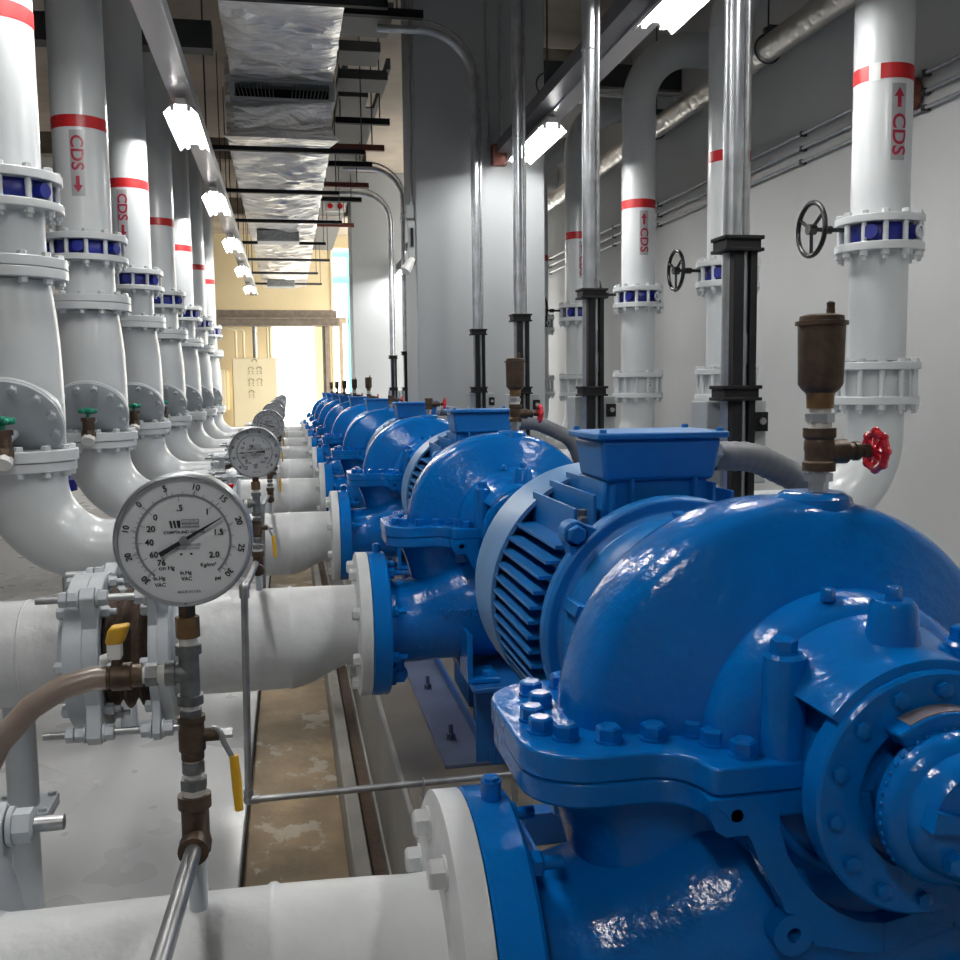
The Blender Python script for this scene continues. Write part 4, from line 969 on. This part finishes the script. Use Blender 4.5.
def make_dvalve():
    og = (DX, 0, .71); t = thing('butterfly_valve', (DX, YK(2), .71), 'x', 'valve', 'navy butterfly valves on the right risers')
    MB().lathe([(.665,.11),(.665,.155),(.68,.160),(.74,.160),(.755,.155),(.755,.11)], (DX,0,0), (0,0,1), 36, True).build('body', 'navy', t, og)
    lu = MB()
    for an in (-60, -135, 20):
        a = math.radians(an); lu.cyl((DX+.15*math.cos(a),.15*math.sin(a),.71),(DX+.194*math.cos(a),.194*math.sin(a),.71),.034,16)
    lu.build('lugs', 'navy', t, og)
    MB().lathe([(0,.034),(.012,.034),(.012,.024),(0,.024)], (DX+.196*math.cos(math.radians(-60)),.196*math.sin(math.radians(-60)),.71), (math.cos(math.radians(-60)),math.sin(math.radians(-60)),0), 16, True).build('lug_ring', 'white', t, og)
    for i in range(12):
        a = 2*PI*i/12+.1; MB().cyl((DX+.185*math.cos(a),.185*math.sin(a),.66),(DX+.185*math.cos(a),.185*math.sin(a),.76),.0135,10).build('tie_bolt', 'white', t, og)
    hx = DX-.365
    MB().cyl((DX-.17,0,.735),(hx,0,.735),.011,10).cyl((DX-.30,0,.735),(DX-.26,0,.735),.02,12).build('stem', 'blackmetal', t, og)
    h = MB().torus((hx,0,.735),(1,0,0),.126,.0125,36,10).cyl((hx-.02,0,.735),(hx+.02,0,.735),.026,14)
    for i in range(3):
        a = 2*PI*i/3+.5; h.cyl((hx,0,.735),(hx,.12*math.cos(a),.735+.12*math.sin(a)),.009,8)
    h.build('handwheel', 'blackmetal', t, og)
    return t
def make_dspool():
    og = (DX, 0, .3); t = thing('spool_piece', (DX, YK(2), .3), 'x', 'pipe', 'white spools between the right valves')
    MB().lathe([(.10,DR),(.64,DR)], (DX,0,0), (0,0,1), 40).build('pipe', 'white', t, og)
    MB().ring((DX,0,0), (0,0,1), .625, .665, .10, .208, 44).build('top_flange', 'white', t, og, bevel=.004)
    MB().ring((DX,0,0), (0,0,1), .055, .092, .10, .208, 44).build('bottom_flange', 'white', t, og, bevel=.004)
    bolt_circle(t, og, DX, .625, .185, 12, (0,0,-1), .034, .026, 'white', .1, shank=.018)
    bolt_circle(t, og, DX, .092, .185, 12, (0,0,1), .034, .020, 'white', .1)
    return t
def make_check():
    og = (DX, 0, -.02); t = thing('check_valve', (DX, YK(2), -.02), 'x', 'valve', 'white wafer valves low on the right risers')
    MB().lathe([(-.075,.11),(-.075,.158),(.055,.158),(.055,.11)], (DX,0,0), (0,0,1), 36, True).build('body', 'white', t, og)
    for i in range(12):
        a = 2*PI*i/12+.1; MB().cyl((DX+.185*math.cos(a),.185*math.sin(a),-.08),(DX+.185*math.cos(a),.185*math.sin(a),.06),.0135,10).build('tie_bolt', 'white', t, og)
    dt = MB()
    for z in (.012, -.012): dt.cyl((DX+.05,-.148,z),(DX+.05,-.155,z),.006,8)
    dt.build('dots', 'black', t, og)
    return t
def make_dpipe():
    og = (2.0, 0, -.668); t = thing('discharge_pipe', (2.0, YK(2), -.668), 'x', 'pipe elbow', 'white discharge pipes behind the pumps')
    pts = [(1.04,0,-.668),(2.48,0,-.668)]
    for i in range(1, 15):
        a = PI/2*i/14; pts.append((2.48+.40*math.sin(a), 0, -.268-.40*math.cos(a)))
    pts.append((DX,0,-.11))
    MB().tube(pts, DR, 40).build('bend', 'white', t, og)
    MB().lathe([(1.006,.07),(1.006,.17),(1.04,.17),(1.04,.07)], (0,0,-.668), (1,0,0), 40, True).build('pump_flange', 'white', t, og)
    MB().ring((DX,0,0), (0,0,1), -.115, -.075, .10, .208, 44).build('top_flange', 'white', t, og, bevel=.004)
    bolt_circle(t, og, DX, -.115, .185, 12, (0,0,-1), .034, .026, 'white', .1, shank=.018)
    MB().box(2.0,2.1,-.06,.06,ZF,-.81).box(1.95,2.15,-.1,.1,ZF,ZF+.015).build('support_leg', 'greypaint', t, og)
    return t
q = None
for k in range(2, NP):
    if k == 2: q = (make_drise(), make_dvalve(), make_dspool(), make_check(), make_dpipe()); Rr = q
    else: Rr = [copy_tree(a, None, l) for a, l in zip(q, [(DX,YK(k),.72),(DX,YK(k),.71),(DX,YK(k),.3),(DX,YK(k),-.02),(2.0,YK(k),-.668)])]
    n = 'rightmost and nearest' if k == 2 else '%s from the right' % OW[k-2]
    for o, w in zip(Rr, ('tall white pipe with red band on the right side, %s', 'navy valve with black handwheel on a right riser, %s', 'white flanged pipe length between right-hand valves, %s', 'white bolted wafer valve low on a right riser, %s', 'white discharge elbow at the foot of a right riser, %s')): o['label'] = w % n
o = MB().lathe([(1.418,DR+.003),(1.50,DR+.003)], (DX,YK(2),0), (0,0,1), 8, False, math.radians(-150), math.radians(-128), (1,0,0)).build('sticker', 'reflector', org=(DX-.1,YK(2)-.13,1.46))
tag(o, 'small white sticker over the red band of the rightmost riser', 'sticker')

# ------------------------------------------------------------------ cable drops: galvanised tube, black strut post, isolator box
def make_drop():
    x = 1.44; og = (x, 0, ZF); t = thing('cable_drop', (x, 3.05, ZF), 'x', 'conduit', 'galvanised cable drops with black posts')
    p = fillet([(x,0,ZF+.02),(x,0,2.86),(.66,0,2.86)], .42, 12)
    MB().tube(p, .031, 20).torus((x,0,1.62),(0,0,1),.031,.005,20,6).build('conduit', 'galv', t, og)
    p = fillet([(x+.047,.0,.45),(x+.047,0,2.94),(.66,0,2.94)], .5, 12)
    MB().tube([(x+.026,-.045,-1.0),(x+.026,-.045,.47)], .0105, 12).cyl((x+.026,-.045,.06),(x+.026,-.045,.16),.013,12).build('lower_conduit', 'galv', t, og)
    MB().tube(p, .011, 10).build('small_conduit', 'steel', t, og)
    MB().box(x-.022,x+.014,-.066,-.034,ZF,.46).box(x+.038,x+.060,-.066,-.034,ZF,.46).box(x+.014,x+.038,-.036,-.034,ZF,.46).build('strut_post', 'black', t, og, bevel=.002)
    for z in (.465, -.015):
        MB().box(x-.058,x+.078,-.078,.036,z-.006,z+.006).box(x-.058,x+.078,-.078,.036,z-.044,z-.033).box(x-.050,x+.070,-.070,.034,z-.035,z-.005).build('clamp', 'black', t, og, bevel=.002)
    MB().box(x-.12,x+.12,-.1,.1,ZF,ZF+.012).build('foot_plate', 'darksteel', t, og)
    return t
def make_iso():
    og = (1.44, .12, -.345); t = thing('isolator_box', (1.47, 3.17, -.345), 'x', 'box', 'grey isolator boxes behind the pumps')
    MB().box(1.35,1.57,.05,.18,-.345,-.060).build('body', 'boxgrey', t, og, bevel=.006)
    MB().box(1.52,1.565,.03,.05,-.165,-.10).build('switch_plate', 'black', t, og)
    MB().cyl((1.543,.03,-.13),(1.543,.02,-.13),.012,12).build('knob', 'steel', t, og)
    return t
dr = []
for k in range(NP-1):
    if k in (4, 5): continue              # these stand inside the column's footprint and the photo shows nothing of them
    y = 3.05+1.7*k
    if k == 0: d0 = make_drop(); i0 = make_iso(); d, b = d0, i0
    else: d = copy_tree(d0, None, (1.44+.042*min(k,3), y, ZF)); b = copy_tree(i0, None, (1.47+.042*min(k,3), y+.12, -.345))
    idx = OW[k] if k < 4 else OW[k-2]
    d['label'] = 'galvanised vertical conduit with black strut post, %s from the camera' % idx.replace('first', 'nearest'); b['label'] = 'grey isolator box on the black post, %s from the camera' % idx.replace('first', 'nearest')
# ------------------------------------------------------------------ pressure gauges
GX, GR = -.111, .0700
def make_gauge():
    og = (GX, 0, -.235); zc = -.156
    t = thing('pressure_gauge', (GX, YK(0), -.235), 'x', 'gauge', 'round white pressure gauges')
    MB().lathe([(0,.001),(0,.066),(.004,.0695),(.028,.0695),(.030,.066)], (GX,.030,zc), (0,-1,0), 64).build('case', 'galv', t, og)
    MB().lathe([(-.004,.0655),(-.004,.0690),(.004,.0700),(.008,.0690),(.009,.0672),(.006,.0660)], (GX,0,zc), (0,-1,0), 72, True).build('bezel', 'galv', t, og)
    MB().lathe([(0,.001),(0,.0668)], (GX,-.001,zc), (0,-1,0), 64).add([],[]).build('dial', 'dial', t, og)
    dl = MB(); gr = MB(); yf = -.0022; r_ = GR
    def P2(x, z): return (GX+x*r_, yf, zc+z*r_)
    def txt(mb, s, x, z, size, rot=0, sx=1.0):
        vs, fs = text_geo(s, size); c, sn = math.cos(rot), math.sin(rot)
        mb.add([P2(x+c*p.x*sx-sn*p.y, z+sn*p.x*sx+c*p.y) for p in vs], fs)
    def bar(mb, r0, r1, ang, w):
        d = (math.cos(ang), math.sin(ang)); q = (-d[1], d[0])
        mb.add([P2(d[0]*r0-q[0]*w, d[1]*r0-q[1]*w), P2(d[0]*r1-q[0]*w, d[1]*r1-q[1]*w), P2(d[0]*r1+q[0]*w, d[1]*r1+q[1]*w), P2(d[0]*r0+q[0]*w, d[1]*r0+q[1]*w)], [(0,1,2,3)])
    # outer scale: -30 in.Hg at 230 deg to 0 at 138, then 30 psi at -45
    def av(v): return math.radians(138+(-v/30)*92 if v < 0 else 138-v/30*183)
    for v, s, x, z in ((-30,'30',-.56,-.57),(-20,'20',-.79,-.22),(-10,'10',-.81,.19),(0,'0',-.61,.55),(5,'5',-.24,.77),(10,'10',.2,.78),(15,'15',.585,.60),(20,'20',.80,.26),(25,'25',.82,-.15),(30,'30',.63,-.51)):
        a = math.atan2(z, x); txt(dl, s, x, z, .125, a-PI/2); bar(gr, .68, .76, a, .005)
    for i in range(-30, 31):
        a = av(i)
        if i % 2 == 0: bar(gr, .68, .73, a, .004)
    n = 64
    for i in range(n):
        a, b = av(-30)+(av(30)-av(-30))*i/n, av(-30)+(av(30)-av(-30))*(i+1)/n
        gr.add([P2(r*math.cos(t_), r*math.sin(t_)) for r, t_ in ((.655,a),(.69,a),(.69,b),(.655,b))], [(0,1,2,3)])
    for s, x, z in (('0',-.39,.35),('20',-.46,.18),('40',-.49,-.02),('60',-.435,-.205),('76',-.33,-.33),('.5',-.04,.48),('1',.35,.41),('1.5',.5,.10),('2.0',.43,-.24)):
        txt(dl, s, x, z, .125); bar(gr, .58, .66, math.atan2(z, x), .004)
    txt(dl, 'cm Hg', -.26, -.41, .085); txt(dl, 'in.Hg', -.37, -.56, .08); txt(dl, 'VAC', -.36, -.66, .08); txt(dl, 'in.Hg', .01, -.49, .08); txt(dl, 'VAC', .02, -.585, .08)
    txt(dl, 'Kg/cm²', .34, -.385, .08); txt(dl, 'psi', .47, -.59, .08); txt(gr, 'MADE IN USA', .05, -.78, .055)
    txt(dl, 'COMPOUND GAUGE', .01, .12, .062); txt(gr, 'PHOSPHOR BRONZE', .03, -.075, .045); txt(gr, 'TUBE AND SOCKET', .03, -.13, .045)
    for x0 in (-.20, -.148, -.096):     # logo: leaning bars beside a lettered block
        dl.add([P2(x0,.295),P2(x0+.032,.295),P2(x0+.052,.185),P2(x0+.020,.185)], [(0,1,2,3)])
    dl.add([P2(-.066,.295),P2(-.040,.295),P2(-.040,.185),P2(-.066,.185)], [(0,1,2,3)])
    gr.add([P2(-.022,.31),P2(.228,.31),P2(.228,.185),P2(-.022,.185)], [(0,1,2,3)])
    wt = MB(); yf = -.0026
    txt(wt, 'WEKSLER', .103, .277, .055); txt(wt, 'INSTRUMENTS', .103, .217, .042)
    yf = -.0022
    for x0 in (-.045, .10):
        dl.add([P2(x0-.018,-.195),P2(x0+.018,-.195),P2(x0+.018,-.225),P2(x0-.018,-.225)], [(0,1,2,3)])
    dl.build('dial_printing', 'ink', t, og); gr.build('scale_printing', 'greyink', t, og); wt.build('logo_lettering', 'dial', t, og)
    return t
def needle(t, ang):
    og = (GX, 0, -.235); zc = -.156; d = V3((math.cos(ang), 0, math.sin(ang))); q = V3((-d.z, 0, d.x)); c = V3((GX, -.0050, zc)); r_ = GR*.93
    n = MB(); pl = [c-d*.43*r_+q*.04*r_, c-d*.43*r_-q*.04*r_, c+d*.0*r_-q*.030*r_, c+d*.70*r_-q*.006*r_, c+d*.70*r_+q*.006*r_, c+q*.030*r_]
    n.prism([(0,0),(1,0),(1,1),(0,1)], (0,0,0), (0,0,0), (0,0,0), (0,0,0)) if False else n.add(pl+[p-V3((0,.0012,0)) for p in pl], [tuple(range(6)), tuple(range(6,12))[::-1]]+[(i,(i+1)%6,6+(i+1)%6,6+i) for i in range(6)])
    nd = n.build('needle', 'ink', t, og)
    MB().cyl((GX,-.001,zc),(GX,-.0085,zc),.0042,14).build('hub', 'greyink', nd, og)
g0 = make_gauge(); gs = [g0]
for k in range(1, NP): gs.append(copy_tree(g0, None, (GX+(.016 if k == 1 else .02), YK(k), -.235-(.018 if k == 1 else .004*(k % 3)))))
for k, g in enumerate(gs):
    needle(g, math.radians([30, 183, 163, 120, 150, 100, 140, 90, 60][k]))
    g['label'] = 'large round white compound gauge in the left foreground' if k == 0 else 'round white pressure gauge on the %s suction pipe from the camera' % OW[k]

# ------------------------------------------------------------------ gauge piping with ball valves
def make_tree(first):
    x = GX; og = (x, 0, -.49); t = thing('gauge_valve_tree', (x, YK(0), -.49), 'x', 'valve', 'gauge stems with small valves')
    A = (0, 0, 1); B = 'brass'; I = 'iron'
    def st(name, m, z0, z1, r, n=16, r2=None): return MB().cyl((x,0,z0),(x,0,z1),r,n,r2).build(name, m, t, og)
    st('gauge_socket', B, -.238, -.222, .0085, 4)
    st('bushing', 'bronze', -.259, -.237, .0125, 8); st('thread_tape', 'tape', -.267, -.257, .0095)
    te = MB().lathe([(0,.0105),(.062,.0105)], (x,0,-.331), A, 18).lathe([(0,.0135),(.010,.0135)],(x,0,-.277),A,18).lathe([(0,.0135),(.010,.0135)],(x,0,-.331),A,18).cyl((x,0,-.297),(x-.022,0,-.297),.0105,16).cyl((x-.014,0,-.297),(x-.024,0,-.297),.0135,16)
    te.build('tee', I, t, og)
    st('thread_tape', 'tape', -.338, -.329, .0095); st('hex_nut', I, -.348, -.337, .0125, 6)
    st('thread_tape', 'tape', -.353, -.346, .0095)
    vb = MB().lathe([(0,.0120),(.008,.0120),(.010,.0140),(.031,.0140),(.033,.0130),(.040,.0130),(.041,.0145),(.047,.0145)], (x,0,-.391), A, 18)
    vb.cyl((x,0,-.366),(x+.028,0,-.366),.0072,14)
    v = vb.build('ball_valve', B, t, og)
    MB().tube(fillet([(x+.022,-.004,-.358),(x+.030,-.008,-.358),(x+.033,-.01,-.372),(x+.042,-.011,-.390),(x+.0435,-.011,-.41)], .01, 4), .003, 8).cyl((x+.026,0,-.366),(x+.042,0,-.366),.0055,6).build('lever', 'steel', v, og)
    MB().tube([(x+.0430,-.011,-.387),(x+.0450,-.012,-.417),(x+.0465,-.012,-.447)], [.0050,.0055,.0046], 10).build('lever_grip', 'yellow', v, og)
    st('thread_tape', 'tape', -.395, -.389, .0095); st('reducer', I, -.406, -.394, .0118, 12); st('thread_tape', 'tape', -.413, -.405, .0085); st('hex_nut', I, -.423, -.412, .0150, 6); st('thread_tape', 'tape', -.434, -.421, .0125)
    eb = MB().lathe([(0,.0150),(.010,.0165),(.020,.0145),(.048,.0145),(.050,.0175),(.064,.0175)], (x,0,-.494), A, 18)
    eb.cyl((x,0,-.475),(x,-.032,-.479),.0125,16).cyl((x,-.020,-.4775),(x,-.034,-.479),.016,16)
    eb.build('elbow', B, t, og)
    MB().cyl((x,0,-.494),(x,0,-.56),.010,14).build('tapping_nipple', 'greypaint', t, og)
    # side branch
    y = 0; z = -.297
    MB().cyl((x-.022,0,z),(x-.033,0,z),.0095,12).cyl((x-.043,0,z),(x-.049,0,z),.0095,12).build('thread_tape', 'tape', t, og)
    MB().lathe([(0,.0125),(.012,.0125)], (x-.032,0,z), (-1,0,0), 6).build('hex_nut', I, t, og)
    sb = MB().lathe([(0,.012),(.010,.012),(.011,.0145),(.030,.0145),(.032,.0115),(.040,.0115)], (x-.047,0,z), (-1,0,0), 16).cyl((x-.072,0,z),(x-.072,0,z+.024),.006,12)
    sv = sb.build('branch_valve', B if first else I, t, og)
    MB().box(x-.080,x-.066,-.010,.006,z+.020,z+.042).cyl((x-.088,0,z+.018),(x-.070,0,z+.024),.006,6).build('branch_lever', 'reflector', sv, og, bevel=.002)
    MB().hexa([(x-.082,-.012,z+.036),(x-.064,-.012,z+.036),(x-.064,.008,z+.036),(x-.082,.008,z+.036)], [(x-.076,-.022,z+.056),(x-.055,-.022,z+.058),(x-.055,.0,z+.058),(x-.076,.0,z+.056)]).build('branch_grip', 'yellow' if first else 'red', sv, og, bevel=.004)
    return t
tr0 = make_tree(True); tr1 = None
for k in range(NP):
    if k == 0: tr = tr0
    elif k == 1: tr1 = make_tree(False); tr1.location = V3((GX+.016, YK(1), -.508+H)); tr = tr1
    else: tr = copy_tree(tr1, None, (GX+.02, YK(k), -.494-.004*(k % 3)))
    tr['label'] = 'stack of small valves and fittings under the large foreground gauge' if k == 0 else ('small dark valve stack with red grip under the second gauge' if k == 1 else 'small valve stack under the %s gauge from the camera' % OW[k])
# thin steel drain line per pump
def make_drain():
    og = (-.13, 0, -1.0); t = thing('drain_line', (-.13, YK(0), -1.0), 'x', 'pipe', 'thin steel drain lines')
    p = fillet([(GX,-.030,-.478),(GX-.012,-.38,-.470),(-.132,-.38,-.98)], .03, 5)[:-1]
    MB().tube([(GX,-.030,-.478),(GX-.006,-.205,-.474),(GX-.012,-.365,-.470)], .0088, 14).tube([(-.127,-.38,-.485),(-.134,-.38,-.985)], .0088, 14).tube([(-.12,-.38,-.998),(.52,-.38,-.992),(.53,-.38,-.992)], .0088, 14).tube([(.53,-.38,-.985),(.53,-.38,-1.08)], .0088, 12).build('tube', 'steel', t, og)
    el = MB()
    for c in ((-.126,-.378,-.473),(-.134,-.38,-.997),(.53,-.38,-.992)): el.ball(c, .0135, 12)
    el.cyl((-.127,-.38,-.473),(-.127,-.38,-.498),.012,12).cyl((-.126,-.378,-.472),(-.125,-.35,-.471),.012,12).cyl((-.134,-.38,-.997),(-.134,-.38,-.972),.012,12).cyl((-.134,-.38,-.997),(-.108,-.38,-.997),.012,12)
    el.build('elbow', 'steel', t, og)
    MB().box(.288,.302,-.40,-.36,-1.08,-1.04).box(.288,.330,-.395,-.365,-1.08,-1.072).box(.292,.298,-.385,-.375,-1.04,-1.004).torus((.295,-.38,-.994),(1,0,0),.012,.0025,14,6).build('clip', 'galv', t, og)
    return t
d0 = make_drain()
for k in range(NP):
    d = d0 if k == 0 else copy_tree(d0, None, (-.13+.01*(k > 0), YK(k), -1.0))
    d['label'] = 'steel tube coming toward the camera from the foreground valve stack' if k == 0 else ('thin steel tube dropping beside the big gauge and turning right to the second pump' if k == 1 else 'thin steel drain tube by the %s gauge from the camera' % OW[k])
# clear brown hose on the first gauge branch
o = MB().tube([V3(p) for p in ((GX-.082,YK(0),-.297),(GX-.096,YK(0),-.297),(GX-.125,YK(0)-.005,-.303),(GX-.155,YK(0)-.012,-.320),(GX-.185,YK(0)-.02,-.352),(GX-.208,YK(0)-.025,-.40),(GX-.225,YK(0)-.03,-.48),(GX-.235,YK(0)-.03,-.62),(GX-.24,YK(0)-.03,-.9),(GX-.25,YK(0)-.03,-1.485))], .0125, 18).build('drain_hose', 'hose', org=(GX-.1,YK(0),-.3))
tag(o, 'brown translucent hose curving left from the small brass valve', 'hose')
# ------------------------------------------------------------------ world, camera, view
w = bpy.data.worlds.new('daylight'); SC.world = w; w.use_nodes = True
bg = w.node_tree.nodes['Background']; bg.inputs['Color'].default_value = (1.0, .96, .88, 1); bg.inputs['Strength'].default_value = 5.0
cd = bpy.data.cameras.new('camera'); cam = bpy.data.objects.new('camera', cd); COL.objects.link(cam)
cd.sensor_width = 36; cd.lens = 36*980/960; cd.clip_start = .02; cd.clip_end = 200
r = V3((.98143089, -.19145246, -.01180502)); d = V3((-.02986797, -.09173764, -.99533517)); f = V3((.18947641, .97720528, -.09575245))
cam.matrix_world = Matrix(((r.x, -d.x, -f.x, 0), (r.y, -d.y, -f.y, 0), (r.z, -d.z, -f.z, H), (0, 0, 0, 1)))
SC.camera = cam
vs = SC.view_settings; vs.view_transform = 'Standard'; vs.look = 'None'; vs.gamma = 1; vs.use_curve_mapping = False; vs.exposure = 0.48
try:
    SC.cycles.use_denoising = True; SC.cycles.denoiser = 'OPENIMAGEDENOISE'
    SC.cycles.max_bounces = 8; SC.cycles.sample_clamp_indirect = 6; SC.cycles.caustics_reflective = False; SC.cycles.caustics_refractive = False
except Exception: pass

for _o in COL.objects:
    if 'label' in _o.keys(): _o['label'] = _o['label'].replace('nearest from the camera', 'nearest the camera')
